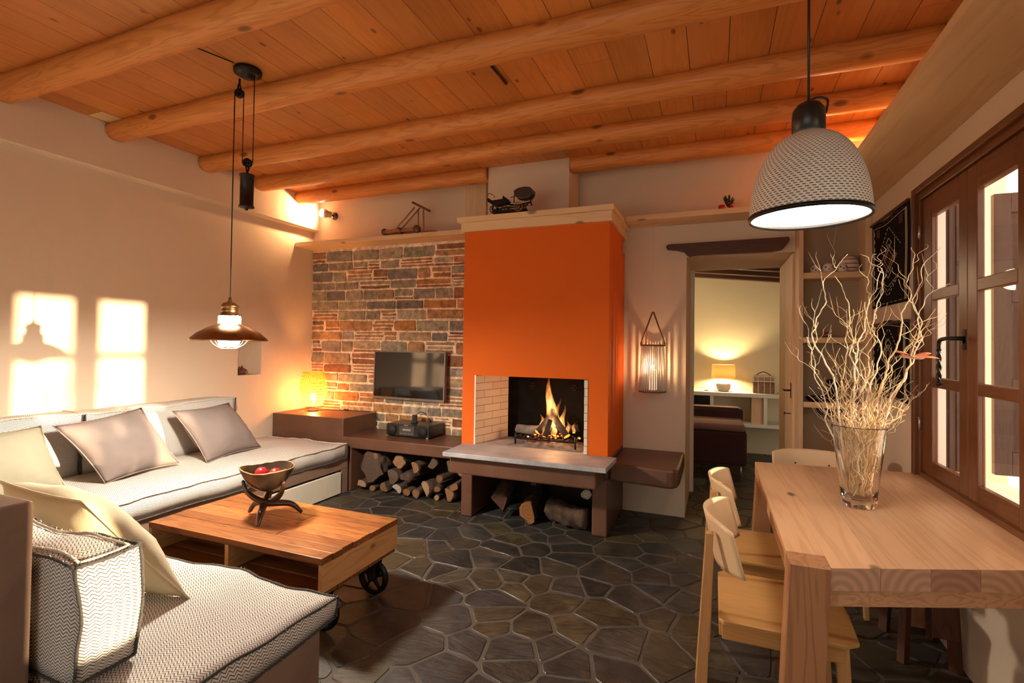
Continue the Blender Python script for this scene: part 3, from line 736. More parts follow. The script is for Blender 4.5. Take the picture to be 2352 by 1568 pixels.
# grate, ash bed, embers, burning logs, flames
t = thing('fire_grate', 'black iron grate heaped with grey ash and glowing embers', 'grate', (-1.25, 3.98, ZH))
g_ = MB()
for i in range(10):
    x = -1.50+i*.055; g_.tube([(x, 3.84, ZH+.065), (x, 4.12, ZH+.065)], .006, 6)
g_.tube([(-1.52, 3.85, ZH+.06), (-.99, 3.85, ZH+.06)], .008, 6).tube([(-1.52, 4.11, ZH+.06), (-.99, 4.11, ZH+.06)], .008, 6)
for x in (-1.50, -1.0):
    for y in (3.85, 4.11): g_.tube([(x, y, ZH), (x, y, ZH+.10)], .008, 6)
g_.build('grate', BLACKM, t)
def ashf(u, v):
    x = -1.56+.62*u; y = 3.80+.36*v; e = (1-abs(2*u-1)**3)*(1-abs(2*v-1)**3)
    return V((x, y, ZH+.002+e*(.030+.03*noise.noise(V((x*14, y*14, 0)))+.016*noise.noise(V((x*45, y*45, 2))))))
tag(MB().grid(ashf, 60, 36).build('ash', ASH, t), kind='stuff')
em = MB(); R = random.Random(5)
for i in range(70):
    x, y = R.gauss(-1.25, .10), R.gauss(3.97, .07); r = R.uniform(.006, .018)
    em.lathe([(0, -r*.6), (r*.8, -r*.3), (r, .1*r), (r*.5, r*.6), (0, r*.7)], (x, y, ZH+.075+R.uniform(-.01, .012)), 6, mat=0 if R.random() < .35 else 1, smooth=False)
tag(em.build('embers', [EMBER, CHAR], t), kind='stuff')
def log_mesh(a, b, r, seed, mats, name, label, cat='log', group=None, r2=None, squash=1, split=None, rough=.12, endcol=None):
    """a log from end a to end b; split = list of cut angles removed (a cleft log)"""
    R = random.Random(seed); a, b = V(a), V(b); n = 12; seg = 18
    m_ = MB(); path = []; rad = []; d = (b-a)
    w1 = d.orthogonal().normalized()*.06*d.length*R.uniform(-1, 1)
    for i in range(n+1):
        k = i/n; path.append(a+d*k+w1*sin(pi*k)); rad.append((r+((r2 or r)-r)*k))
    m_.tube(path, rad, seg, mat=0, capmat=1, col=endcol or (1, 1, 1), flat=squash)
    dn = d.normalized()
    for q in range(len(m_.v)):
        v_ = V(m_.v[q]); i = q//seg; i = min(i, n); c_ = path[i]; o_ = v_-c_
        if split is not None:
            e1 = dn.orthogonal().normalized(); e2 = dn.cross(e1)
            for ang in split:
                nn = e1*cos(ang)+e2*sin(ang); h_ = o_.dot(nn); lim = rad[i]*.25
                if h_ > lim: o_ -= nn*(h_-lim)
        k = 1+rough*noise.noise((c_+o_)*22+V((seed, 0, 0)))+rough*.6*noise.noise((c_+o_)*60+V((seed, 3, 0)))
        along = dn*(.006*noise.noise(v_*30))
        m_.v[q] = tuple(c_+o_*k+along)
    mid = (a+b)/2
    o = m_.build(name, mats, origin=tuple(mid)); tag(o, label, cat, group); return o
log_mesh((-1.55, 4.03, ZH+.105), (-1.28, 3.98, ZH+.125), .036, 1, [ASH, CHAR], 'burning_log', 'ash-coated half-burnt log lying at the left of the fire')
log_mesh((-1.335, 3.93, ZH+.10), (-1.235, 4.03, ZH+.285), .030, 2, [CHAR, EMBER], 'burning_log', 'charred log leaning up to the right in the middle of the fire')
log_mesh((-1.09, 3.93, ZH+.09), (-1.25, 4.02, ZH+.275), .027, 3, [CHAR, EMBER], 'burning_log', 'charred log leaning up to the left against its neighbour in the fire')
log_mesh((-1.30, 3.97, ZH+.12), (-1.03, 4.06, ZH+.14), .028, 4, [CHAR, CHAR], 'burning_log', 'charred log lying flat at the back right of the fire')
log_mesh((-1.26, 3.88, ZH+.08), (-1.23, 3.93, ZH+.21), .020, 5, [CHAR, EMBER], 'burning_log', 'short upright charred stick at the front of the fire')
fl = MB()
def tongue(x, y, z, h, w_, seed, bend=(0, 0)):
    def fn(u, v):
        a = 2*pi*u; r = w_*(sin(pi*min(1, v*.92+.08)**.62))*(1-v*.55)*(1+.25*noise.noise(V((cos(a)*1.5, sin(a)*1.5+seed, v*3.5))))
        cx = x+bend[0]*v*v+.018*sin(v*7+seed)*v; cyy = y+bend[1]*v*v
        return V((cx+r*cos(a), cyy+r*.7*sin(a), z+h*v))
    fl.grid(fn, 20, 26)
ft = thing('fire', 'yellow orange flames rising from the logs in the fireplace', 'fire', (-1.23, 3.98, ZH+.1)); ft['kind'] = 'stuff'
for i, a in enumerate([(-1.245, 4.0, ZH+.20, .40, .048, 1, (-.045, 0)), (-1.20, 3.99, ZH+.16, .24, .036, 2, (.03, 0)), (-1.15, 4.0, ZH+.13, .23, .028, 3, (.02, 0)),
                       (-1.31, 3.97, ZH+.12, .15, .026, 4, (-.02, 0)), (-1.10, 3.97, ZH+.11, .12, .022, 5, (.02, 0)), (-1.20, 3.93, ZH+.09, .13, .03, 6, (0, 0)),
                       (-1.28, 3.93, ZH+.08, .10, .026, 7, (.01, 0)), (-1.05, 3.99, ZH+.11, .11, .018, 8, (.01, 0)), (-1.23, 4.0, ZH+.12, .16, .05, 9, (0, 0))]):
    fl = MB(); tongue(*a); fl.build('flame', FLAME, ft)

# ================================================================== BENCHES
t = thing('masonry_bench', 'brown polished plaster bench with a raised corner block, left of the fireplace', 'bench', (-3.1, 4.1, 0))
MB().box(XL+.002, -3.295, 3.918, YB-.024, 0, .678).build('corner_block', BROWN, t, bevel=.008)
MB().box(-3.295, cx0-.003, 3.918, YB-.024, .405, .510).build('bench_top', BROWN, t, bevel=.008)
MB().box(-3.20, cx0-.003, YB-.03, YB-.004, .001, .405).build('niche_shade_panel', NICHE_SHADE, t)  # painted shade: dark sheet behind the logs under the bench
MB().box(-3.293, -3.20, 3.925, YB-.024, 0, .405).build('pillar', BROWN, t, bevel=.006)
rb = [(-.726, 3.80), (-.45, 3.765), (-.31, 3.745), (-.265, 3.755), (-.238, 3.80), (-.228, 3.90), (-.226, YB-.003), (-.726, YB-.003)]
tag(MB().prism(rb, .404, .538).build('masonry_bench', BROWN, origin=(-.48, 4.1, .404), bevel=.016), 'brown floating plaster seat right of the fireplace with a rounded corner', 'bench')

# ------------------------------------------------------------------ firewood
def endc(R): return R.choice([(.26, .13, .055), (.20, .095, .042), (.32, .19, .10), (.17, .075, .035)])
Rw = random.Random(11)
FIRE_L = [  # x, z, radius, label
 (-3.02, .235, .125, 'largest gnarled dark log at the left end of the low bench niche'),
 (-2.965, .335, .036, 'thin log with a pale end on top of the largest gnarled log'),
 (-2.705, .305, .062, 'round orange-ended log second from the top left of the bench niche'),
 (-2.545, .27, .050, 'oval orange-ended log beside the round orange one under the bench'),
 (-2.43, .095, .070, 'thick split log with a broad tan end in the middle of the niche'),
 (-2.275, .20, .036, 'splintered tan log end above the right of the thick split log'),
 (-2.055, .28, .036, 'small round orange-ended log high at the right end of the niche'),
 (-2.12, .165, .045, 'pale splintered log resting on the bark log by the plinth'),
 (-3.10, .060, .048, 'cream-ended round log below the largest gnarled log'),
 (-3.00, .032, .030, 'thin grey log on the floor below the cream-ended one'),
 (-2.735, .050, .048, 'whitish-ended log on the floor in the middle of the bench niche'),
 (-2.62, .042, .036, 'small reddish-ended log beside the whitish one on the floor'),
 (-2.52, .040, .038, 'dark reddish log on the floor under the thick split log'),
 (-2.31, .024, .024, 'slim reddish log end low beside the bark log'),
 (-2.19, .070, .068, 'barky mossy log on the floor at the right end of the niche'),
 (-2.80, .155, .075, 'dark brown log stacked in the centre left of the niche'),
 (-2.63, .165, .062, 'dark log wedged under the oval orange-ended one'),
 (-2.36, .335, .055, 'dark shadowed log at the top right of the bench niche'),
 (-2.87, .055, .052, 'dark log on the floor between the cream and whitish ends'),
 (-2.17, .335, .045, 'black shadowed log above the small orange one'),
 (-2.29, .110, .030, 'dark stick wedged between the thick split log and the bark log'),
]
for i, (x, z, r, lb) in enumerate(FIRE_L):
    yf = 3.955+Rw.uniform(0, .05); c = endc(Rw)
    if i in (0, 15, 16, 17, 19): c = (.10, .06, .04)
    if i == 10: c = (.42, .34, .29)
    if i in (8, 4): c = (.36, .23, .13)
    sl = (-.14, -.10) if i == 4 else (Rw.uniform(-.03, .03), Rw.uniform(-.01, .02))
    yb_ = yf+.34+Rw.uniform(0, .06)
    xe = min(max(x-sl[0], -3.19+r), -1.95-r)
    log_mesh((x, yf, z), (xe, yb_, max(r, z+sl[1])), r, 30+i, [BARK, ENDG], 'firewood_log', lb, 'firewood', 'firewood stacked under the left bench', squash=Rw.uniform(.85, 1), split=[Rw.uniform(0, 6)] if r > .04 and i not in (0, 2) else None, rough=.42 if i == 0 else .26, endcol=c)
FIRE_M = [
 ((-1.60, 3.80, .105), (-1.66, 4.25, .17), .105, [1.2, 3.2], (.12, .05, .035), 'thick rough split log at the left under the hearth'),
 ((-1.335, 3.77, .095), (-1.38, 4.25, .13), .085, [.6], (.28, .11, .03), 'split log with an orange cut face in the middle under the hearth'),
 ((-1.215, 3.90, .125), (-.905, 3.845, .080), .080, None, (.25, .16, .10), 'thick barky log lying lengthways at the right under the hearth'),
 ((-.925, 3.92, .240), (-.96, 4.25, .26), .038, None, (.60, .56, .48), 'whitish weathered log end by the right plinth leg'),
 ((-1.82, 4.0, .345), (-1.66, 4.03, .335), .013, None, (.50, .33, .16), 'thin tan stick high at the left under the hearth'),
 ((-1.47, 4.02, .335), (-1.47, 4.30, .33), .040, None, (.20, .11, .06), 'small dark log above the split logs under the hearth'),
 ((-1.12, 4.02, .300), (-1.16, 4.35, .29), .045, None, (.22, .16, .12), 'dark knobbly log behind the barky lengthways one'),
 ((-1.40, 4.02, .250), (-1.22, 4.25, .26), .055, [2.], (.16, .09, .06), 'dark log across the back of the hearth niche'),
 ((-1.66, 4.08, .270), (-1.58, 4.38, .29), .050, [1.], (.14, .08, .05), 'dark log behind the thick rough one under the hearth'),
]
for i, (a, b, r, sp, c, lb) in enumerate(FIRE_M):
    log_mesh(a, b, r, 70+i, [BARK, ENDG], 'firewood_log', lb, 'firewood', 'firewood stacked under the hearth', split=sp, rough=.30, endcol=c)

# ================================================================== THINGS ON THE STONE SIDE
# television, tilted slightly down on its wall arm
t = thing('television', 'flat grey-framed television hung on the ledge stone wall', 'television', (-2.865, 4.39, 1.08))
TV = Matrix.Translation((-2.865, 4.365, 1.08)) @ Matrix.Rotation(radians(-2.0), 4, 'X') @ Matrix.Rotation(radians(-3), 4, 'Z')
def tf(m_, M):
    m_.v = [tuple(M @ V(p)) for p in m_.v]; return m_
tw_, th_ = .435, .245
fr = MB().box(-tw_, tw_, -.004, .036, -th_, th_)
tf(fr, TV).build('casing', plain('tv_bezel', (.12, .11, .10), .35), t, bevel=.004)
b_ = MB().box(-tw_, tw_, -.012, -.003, th_-.012, th_).box(-tw_, tw_, -.012, -.003, -th_, -th_+.022).box(-tw_, -tw_+.012, -.012, -.003, -th_, th_).box(tw_-.012, tw_, -.012, -.003, -th_, th_)
tf(b_, TV).build('bezel', plain('bezel_grey', (.20, .185, .17), .35, .5), t)
tf(MB().box(-tw_+.012, tw_-.012, -.008, -.0045, -th_+.022, th_-.012), TV).build('screen', SCREEN, t)
tf(MB().box(-.03, .03, -.0128, -.0118, -th_+.008, -th_+.013), TV).build('maker_mark', STEEL, t)
MB().box(-2.95, -2.75, 4.39, YB-.024, .98, 1.18).build('wall_bracket', DARKM, t)
# stereo
t = thing('stereo', 'black portable stereo with two round speakers on the low bench', 'stereo', (-2.71, 4.26, .51))
sy0 = 4.125
MB().box(-2.955, -2.475, sy0, sy0+.29, .514, .63).build('body', BLACKP, t, bevel=.012)
for sx in (-2.885, -2.545):
    MB().lathe([(.0, -.004), (.044, 0), (.050, .004), (.050, .008), (0, .010)], (sx, sy0-.004, .572), 26, axis=(0, -1, 0)).build('speaker', plain('speaker_mesh', (.006, .006, .006), .7), t)
c_ = MB().box(-2.80, -2.63, sy0-.006, sy0+.002, .53, .615)
c_.build('control_panel', plain('panel_grey', (.06, .055, .05), .3), t)
c_ = MB().box(-2.76, -2.67, sy0-.008, sy0-.005, .575, .592).box(-2.745, -2.70, sy0-.008, sy0-.005, .622, .628)
for k in range(5): c_.box(-2.785+k*.03, -2.77+k*.03, sy0-.009, sy0-.005, .545, .550)
c_.build('buttons', STEEL, t)
for sx in (-2.94, -2.49):
    MB().box(sx-.012, sx+.012, sy0-.006, sy0+.004, .512, .524).build('corner_foot', STEEL, t)
tag(MB().box(-2.735, -2.688, 4.24, 4.262, .632, .712).box(-2.74, -2.683, 4.225, 4.275, .631, .640).build('mobile_phone', BLACKP, origin=(-2.71, 4.25, .631), bevel=.003), 'small black phone standing upright on the stereo', 'phone')
tag(MB().tube(bez([(-2.72, 4.28, .634), (-2.77, 4.33, .675), (-2.71, 4.36, .725), (-2.64, 4.35, .70), (-2.60, 4.33, .668), (-2.64, 4.35, .652), (-2.585, 4.34, .665), (-2.57, 4.30, .650)]), .0035, 6).lathe([(0, 0), (.014, .004), (.016, .02), (0, .03)], (-2.57, 4.30, .640), 10).build('charger_cable', BLACKP, origin=(-2.66, 4.33, .634)), 'black looped cable lying on top of the stereo', 'cable')
tag(MB().tube(bez([(-1.98, 4.427, .90), (-2.05, 4.418, .82), (-2.09, 4.418, .70), (-2.10, 4.415, .60), (-2.17, 4.405, .525), (-2.22, 4.40, .518)]), .0035, 6).build('power_cable', BLACKP, origin=(-2.1, 4.41, .7)), 'thin black cable running down the stones beside the hood to the bench', 'cable')
tag(MB().tube(bez([(-3.90, 4.25, .684), (-3.80, 4.33, .684), (-3.65, 4.385, .684), (-3.5, 4.40, .684), (-3.38, 4.405, .684), (-3.30, 4.405, .690), (-3.284, 4.405, .66), (-3.284, 4.40, .55), (-3.27, 4.40, .518)]), .0035, 6).box(-3.68, -3.63, 4.375, 4.395, .680, .696).build('lamp_cable', BLACKP, origin=(-3.6, 4.39, .684)), 'dark lamp cord with an inline switch along the back of the corner block', 'cable')
# wicker table lamp
lx, ly, lz = -3.95, 4.22, .680
t = thing('table_lamp', 'woven wicker table lamp glowing orange on the brown corner block', 'lamp', (lx, ly, lz))
MB().lathe([(0, 0), (.052, 0), (.050, .012), (.022, .022), (.020, .034), (.045, .045), (.062, .052), (0, .054)], (lx, ly, lz), 28).build('base', STEEL, t)
prof = lambda v: .062+.075*sin(pi*min(1, .10+.62*v))**.9 if v < .62 else .135-.030*((v-.62)/.38)**1.3
sh = MB(); H = .36
for k in range(40):                        # thin slats winding both ways, with gaps for the light
    for d in (1, -1):
        pts = [V((lx+prof(j/10)*cos(2*pi*k/40+d*.9*j/10), ly+prof(j/10)*sin(2*pi*k/40+d*.9*j/10), lz+.05+H*j/10)) for j in range(11)]
        vs = []; 
        for q, p in enumerate(pts):
            tn = (pts[min(q+1, 10)]-pts[max(q-1, 0)]).normalized(); nr = V((p.x-lx, p.y-ly, 0)).normalized(); sd = tn.cross(nr)*.0043
            vs += [p-sd+nr*.001*d, p+sd+nr*.001*d]
        sh.add(vs, [(2*q, 2*q+1, 2*q+3, 2*q+2) for q in range(10)])
for j in range(0, 23):
    v_ = j/22; r = prof(v_)
    sh.tube([(lx+r*cos(a*pi/18), ly+r*sin(a*pi/18), lz+.05+H*v_) for a in range(36)], .0026, 4, closed=True, caps=False)
sh.build('shade', WICKER, t, recalc=False)
MB().lathe([(0, 0), (.012, .0), (.014, .04), (.030, .075), (.032, .10), (.018, .13), (0, .136)], (lx, ly, lz+.055), 18).build('bulb', BULBO, t)
# wall spots
def spot(x, y, z, aim, label):
    t = thing('wall_spotlight', label, 'spotlight', (x, YB-.002, z), 'small steel wall spotlights')
    MB().lathe([(0, 0), (.042, 0), (.040, .022), (.02, .034), (0, .036)], (x, YB-.003, z), 24, axis=(0, -1, 0)).build('wall_plate', plain('spot_steel', (.16, .15, .14), .3, .9), t)
    a = V(aim).normalized(); h = V((x, YB-.085, z)); SK = 1.3
    MB().tube([(x, YB-.034, z), tuple(h)], .010, 10).build('arm', DARKM, t)
    MB().lathe([(r_*SK, z_*SK) for r_, z_ in [(0, -.02), (.022, -.018), (.030, 0), (.026, .01), (.034, .022), (.037, .05), (.031, .05), (.028, .035), (0, .032)]], h, 24, axis=a).build('head', STEEL, t)
    MB().lathe([(r_*SK, z_*SK) for r_, z_ in [(0, .034), (.027, .036), (.034, .062), (.026, .078), (0, .085)]], h, 24, axis=a).build('bulb', SPOTG, t)
spot(-3.905, YB, 2.797, (-.72, -.69, .10), 'small chrome wall spotlight in the left corner above the pine shelf')
spot(.545, YB, 2.76, (.9, -.35, .12), 'small wall spotlight above the doorway, behind the white dining lamp')
# wooden launcher model on the shelf: base, two leaning rods, two upright rods, tilted board
t = thing('wooden_model', 'old wooden implement model with leaning rods and a tilted board on the left shelf', 'ornament', (-2.86, 4.28, ZT))
RW = plain('reddish_wood', (.34, .13, .05), .5, var=.3); RWD = plain('dark_red_wood', (.13, .05, .025), .5, var=.3)
MB().bar((-3.12, 4.26, ZT+.035), (-2.72, 4.29, ZT+.045), .05, .035).bar((-3.12, 4.31, ZT+.02), (-2.55, 4.31, ZT+.012), .04, .02).build('base_beam', RW, t, bevel=.004)
MB().lathe([(0, -.03), (.028, -.03), (.030, .03), (0, .03)], (-3.11, 4.26, ZT+.036), 14, axis=(.6, -.8, 0)).lathe([(0, -.02), (.03, -.02), (.03, .02), (0, .02)], (-2.93, 4.27, ZT+.040), 14, axis=(.2, 1, 0)).lathe([(0, -.02), (.036, -.016), (.036, .016), (0, .02)], (-2.74, 4.27, ZT+.045), 16, axis=(.1, 1, 0)).build('hub', RWD, t)
for dy in (-.018, .018):
    MB().tube([(-2.96+dy, 4.27+dy, ZT+.05), (-2.745+dy, 4.28+dy, ZT+.255)], .0075, 8).build('leaning_rod', RW, t)
    MB().tube([(-2.70+dy, 4.28+dy, ZT+.02), (-2.705+dy, 4.28+dy, ZT+.235)], .007, 8).build('upright_rod', RW, t)
MB().bar((-2.79, 4.28, ZT+.305), (-2.615, 4.29, ZT+.215), .07, .022, w2=.05).build('tilted_board', RWD, t, bevel=.005)
t.location = V(t.location)+V((.052, -.075, 0))
# model carriage on the mantel
zt = ZM+.118
t = thing('model_carriage', 'small dark metal model carriage with a hooded rear seat on the mantel', 'ornament', (-1.58, 3.88, zt))
def mx(u, v): return (-1.782+u*.000172*1.0*1.02, zt+.205-(v-180)*.000172*1.0)   # small plan frame of the model: metres from its own drawing
MB().prism([(-1.74, zt+.012), (-1.46, zt+.012), (-1.45, zt+.028), (-1.735, zt+.028)], 3.86, 3.92, axis=1).build('base', BLACKM, t)
wm = MB()
for x, r in ((-1.72, .030), (-1.62, .026), (-1.505, .034)):
    for y in (3.845, 3.935):
        ring = [(x+r*cos(a*pi/10), y, zt+.006+r+r*sin(a*pi/10)) for a in range(20)]
        w_ = MB().tube(ring, .0035, 6, closed=True)
        for k in range(4): w_.tube([(x+r*cos(k*pi/4), y, zt+.006+r+r*sin(k*pi/4)), (x-r*cos(k*pi/4), y, zt+.006+r-r*sin(k*pi/4))], .0018, 5)
        w_.build('wheel', COPPER if x > -1.6 else DARKM, t)
MB().prism([(-1.785, zt+.128), (-1.77, zt+.135), (-1.735, zt+.112), (-1.64, zt+.118), (-1.60, zt+.105), (-1.605, zt+.085), (-1.70, zt+.070), (-1.735, zt+.078), (-1.775, zt+.105)], 3.855, 3.925, axis=1).prism([(-1.648, zt+.118), (-1.646, zt+.145), (-1.605, zt+.115)], 3.86, 3.92, axis=1).build('front_seat', BLACKM, t, bevel=.002)
MB().tube(bez([(-1.782, 3.87, zt+.13), (-1.78, 3.87, zt+.165), (-1.765, 3.87, zt+.175), (-1.725, 3.87, zt+.150), (-1.722, 3.87, zt+.135)]), .0025, 5).build('seat_rail', DARKM, t)
hood = []
MB().prism([(-1.55, zt+.172), (-1.515, zt+.190), (-1.46, zt+.196), (-1.415, zt+.188), (-1.392, zt+.165), (-1.395, zt+.130), (-1.42, zt+.105), (-1.475, zt+.100), (-1.52, zt+.110), (-1.545, zt+.140)], 3.85, 3.93, axis=1).build('hood', plain('model_hood', (.05, .04, .035), .35, .4), t, bevel=.006)
m_ = MB().tube([(-1.56, 3.89, zt+.085), (-1.555, 3.89, zt+.165)], .004, 6).tube([(-1.605, 3.89, zt+.075), (-1.53, 3.89, zt+.062), (-1.42, 3.89, zt+.078)], .007, 6).tube([(-1.425, 3.89, zt+.12), (-1.41, 3.89, zt+.05)], .006, 6).tube([(-1.59, 3.89, zt+.130), (-1.545, 3.89, zt+.140)], .003, 6)
m_.tube(bez([(-1.735, 3.89, zt+.08), (-1.75, 3.89, zt+.05), (-1.72, 3.89, zt+.04), (-1.62, 3.89, zt+.055), (-1.5, 3.89, zt+.045), (-1.44, 3.89, zt+.062)]), .006, 6)
m_.build('chassis', DARKM, t)
for k in range(3):
    MB().tube([(-1.70+.11*k, 3.85, zt+.028), (-1.70+.11*k, 3.89, zt+.06)], .004, 5).build('spring', DARKM, t)
t.location = V(t.location)+V((.068, -.160, 0))
# small red and dark plant-like ornament on the right shelf
t = thing('succulent_ornament', 'tiny red and dark spiky ornament on the shelf above the doorway', 'ornament', (.085, 4.28, ZT))
MB().lathe([(0, 0), (.022, 0), (.026, .012), (.022, .03), (0, .032)], (.045, 4.27, ZT), 14).lathe([(0, 0), (.02, 0), (.02, .02), (0, .03)], (.115, 4.28, ZT), 12).build('pot', RED, t)
m_ = MB(); R = random.Random(4)
for k in range(26):
    a, b_ = R.uniform(0, 6.28), R.uniform(.2, 1.2); d = V((cos(a)*sin(b_)*.7, sin(a)*sin(b_)*.5, cos(b_)))
    p0 = V((.09, 4.28, ZT+.02)); m_.tube([p0, p0+d*.05, p0+d*.085+V((0, 0, .008))], [.007, .006, .001], 5)
m_.build('leaves', LEAF, t)
m_ = MB()
for k in range(6):
    m_.lathe([(0, 0), (.007, .004), (0, .012)], (.06+R.uniform(0, .07), 4.255, ZT+R.uniform(.02, .07)), 8)
m_.build('berries', RED, t)
t.location = V(t.location)+V((0, -.07, 0))
# lantern hanging from the shelf by a thread
cx, cy_, = -.476, 4.325
t = thing('hanging_lantern', 'white reed candle lantern hanging on a rope handle beside the doorway', 'lantern', (cx, cy_, 1.04))
MB().tube([(cx, cy_, 1.695), (cx, cy_, ZS)], .0009, 5).build('thread', PALEFR, t)
MB().tube([(cx-.098, cy_, 1.425), (cx-.004, cy_, 1.695)], .0065, 8).tube([(cx+.098, cy_, 1.425), (cx+.004, cy_, 1.695)], .0065, 8).build('rope_handle', ROPE, t)
for z, r in ((1.418, .099), (1.040, .110)):
    MB().lathe([(r-.020, -.007), (r, -.007), (r+.002, 0), (r, .007), (r-.020, .007)], (cx, cy_, z), 40, closed=True).build('ring', ROPE, t)
MB().lathe([(0, 0), (.108, 0), (.108, .006), (0, .006)], (cx, cy_, 1.036), 36).build('base_disc', ROPE, t)
for k in range(36):
    a = 2*pi*k/36
    MB().tube([(cx+.106*cos(a), cy_+.106*sin(a), 1.04), (cx+.088*cos(a), cy_+.088*sin(a), 1.415)], .0050, 6).build('reed', REED, t)
MB().lathe([(.045, 0), (.045, .21), (.0425, .21), (.0425, .004), (0, .004), (0, 0)], (cx, cy_, 1.046), 28).build('glass_cup', PANE, t)
MB().lathe([(0, 0), (.036, 0), (.036, .16), (.028, .168), (0, .166)], (cx, cy_, 1.052), 24).build('candle', emis('glowing_wax', (1, .62, .34), .8, (.85, .78, .68)), t)  # flame glow is put into the candle body as emission
MB().lathe([(0, 0), (.007, .006), (.005, .02), (0, .035)], (cx, cy_, 1.225), 10).build('candle_flame', emis('candle_flame', (1, .60, .30), 1600), t)
# niche ornament
t = thing('garlic_pot', 'small dark brown gourd-shaped pot in the left wall niche', 'pot', (-4.255, 3.60, 1.08))
MB().lathe([(0, 0), (.032, .002), (.048, .022), (.046, .045), (.022, .062), (.010, .068), (.008, .085), (0, .087)], (-4.255, 3.595, 1.081), 24).build('body', plain('glazed_brown', (.12, .045, .03), .25), t)
MB().lathe([(0, 0), (.012, .01), (.014, .025), (0, .04)], (-4.255, 3.565, 1.125), 12).build('spout', plain('glazed_brown', (.12, .045, .03), .25), t)

# ================================================================== SOFAS
def soft_box(x0, x1, y0, y1, z0, z1, puff_top=.03, bulge=.012, seed=0, step=.045, droop=.0, edge_r=.018, wob=.006, puff_axis=2, flat=((2, 0),)):
    """returns deform(p) and a grid mesh builder of a stuffed box cushion"""
    lo = (x0, y0, z0); hi = (x1, y1, z1)
    def f(p):
        p = V(p); t = [(p[i]-lo[i])/(hi[i]-lo[i]) for i in range(3)]
        e = [max(0, 1-abs(2*a-1)**3.0) for a in t]
        o = V(p)
        for i in range(3):
            j, k = [q for q in range(3) if q != i]; s = (2*t[i]-1)
            amt = puff_top if i == puff_axis else bulge
            o[i] += s*abs(s)**.5*amt*(e[j]*e[k])**.6
        n = noise.noise_vector(V(p)*3.2+V((seed, 0, 0)))*wob*1.6+noise.noise_vector(V(p)*9+V((seed, 5, 0)))*wob*.6
        o = o+n
        for ax_, sd_ in flat:
            if sd_ == 0: o[ax_] = max(o[ax_], lo[ax_])
            else: o[ax_] = min(o[ax_], hi[ax_])
        return o
    m_ = MB()
    for ax in range(3):
        j, k = [q for q in range(3) if q != ax]
        nj = max(2, int((hi[j]-lo[j])/step)); nk = max(2, int((hi[k]-lo[k])/step))
        for sd in (lo[ax], hi[ax]):
            vs = []; uvs = []; fs = []
            for b_ in range(nk+1):
                for a in range(nj+1):
                    p = [0, 0, 0]; p[ax] = sd; p[j] = lo[j]+(hi[j]-lo[j])*a/nj; p[k] = lo[k]+(hi[k]-lo[k])*b_/nk; vs.append(p)
            for b_ in range(nk):
                for a in range(nj):
                    q = (b_*(nj+1)+a, b_*(nj+1)+a+1, (b_+1)*(nj+1)+a+1, (b_+1)*(nj+1)+a); fs.append(q)
                    uvs.append([(vs[i][j], vs[i][k]) if ax != 1 else (vs[i][0], vs[i][2]) for i in q])
            m_.add([f(p) for p in vs], fs, 0, (1, 1, 1), True, uvs)
    return f, m_
def seams(f, lo, hi, edges, r=.0055, step=.02, seed=0, fringe=True):
    """raw flanged seams: pairs of box corners joined along an edge"""
    m_ = MB(); R = random.Random(seed)
    c = [(x, y, z) for z in (lo[2], hi[2]) for y in (lo[1], hi[1]) for x in (lo[0], hi[0])]
    ctr = V([(a+b)/2 for a, b in zip(lo, hi)])
    for a, b in edges:
        a, b = V(c[a]), V(c[b]); n = max(3, int((b-a).length/step)); path = []; rad = []
        for i in range(n+1):
            p = f(a+(b-a)*i/n); d = (p-ctr)
            ax = max(range(3), key=lambda q: abs((b-a)[q]))
            out = V([0 if q == ax else (1 if (a[q] > ctr[q]) else -1) for q in range(3)]).normalized()
            path.append(p+out*(r*.55+.0015*noise.noise(p*70))); rad.append(r*(.82+.35*R.random()))
        m_.tube(path, rad, 6, mat=0)
        if fringe:
            for i in range(len(path)-1):
                for k in range(2):
                    q = path[i].lerp(path[i+1], R.random()); out = (q-ctr); out = V([0 if qq == ax else out[qq] for qq in range(3)]).normalized()
                    e = q+out*R.uniform(.004, .009)+V((R.uniform(-1, 1), R.uniform(-1, 1), R.uniform(-1, 1)))*.004
                    m_.tube([q, e], [.0012, .0006], 3, mat=1 if R.random() < .5 else 0, caps=False)
    return m_
ALL_TOP = [(4, 5), (5, 7), (7, 6), (6, 4)]; ALL_BOT = [(0, 1), (1, 3), (3, 2), (2, 0)]; VERT = [(0, 4), (1, 5), (2, 6), (3, 7)]
def cushion_thing(name, label, cat, lo, hi, seed, group=None, edges=None, pale_top=False, **kw):
    f, m_ = soft_box(lo[0], hi[0], lo[1], hi[1], lo[2], hi[2], seed=seed, **kw)
    t = thing(name, label, cat, ((lo[0]+hi[0])/2, (lo[1]+hi[1])/2, lo[2]), group)
    m_.build('cover', WOOL, t, weld=True)
    if pale_top:
        seams(f, lo, hi, ALL_TOP, seed=seed, r=.0065).build('top_seam', [PALEFR, FRINGE], t)
        seams(f, lo, hi, ALL_BOT+VERT, seed=seed).build('seam', [FRINGE, PALEFR], t)
    else:
        seams(f, lo, hi, edges or ALL_TOP+ALL_BOT+VERT, seed=seed, r=.0048).build('seam', [FRINGE, PALEFR], t)
        k_ = .022   # pale flange stitched just inside the dark edge of the upper face
        l2 = (lo[0]+k_, lo[1]+k_, lo[2]); h2_ = (hi[0]-k_, hi[1]-k_, hi[2])
        if pale_top is None: seams(f, l2, h2_, ALL_TOP, seed=seed+1, r=.0042).build('flange', [PALEFR, FRINGE], t)
    return t
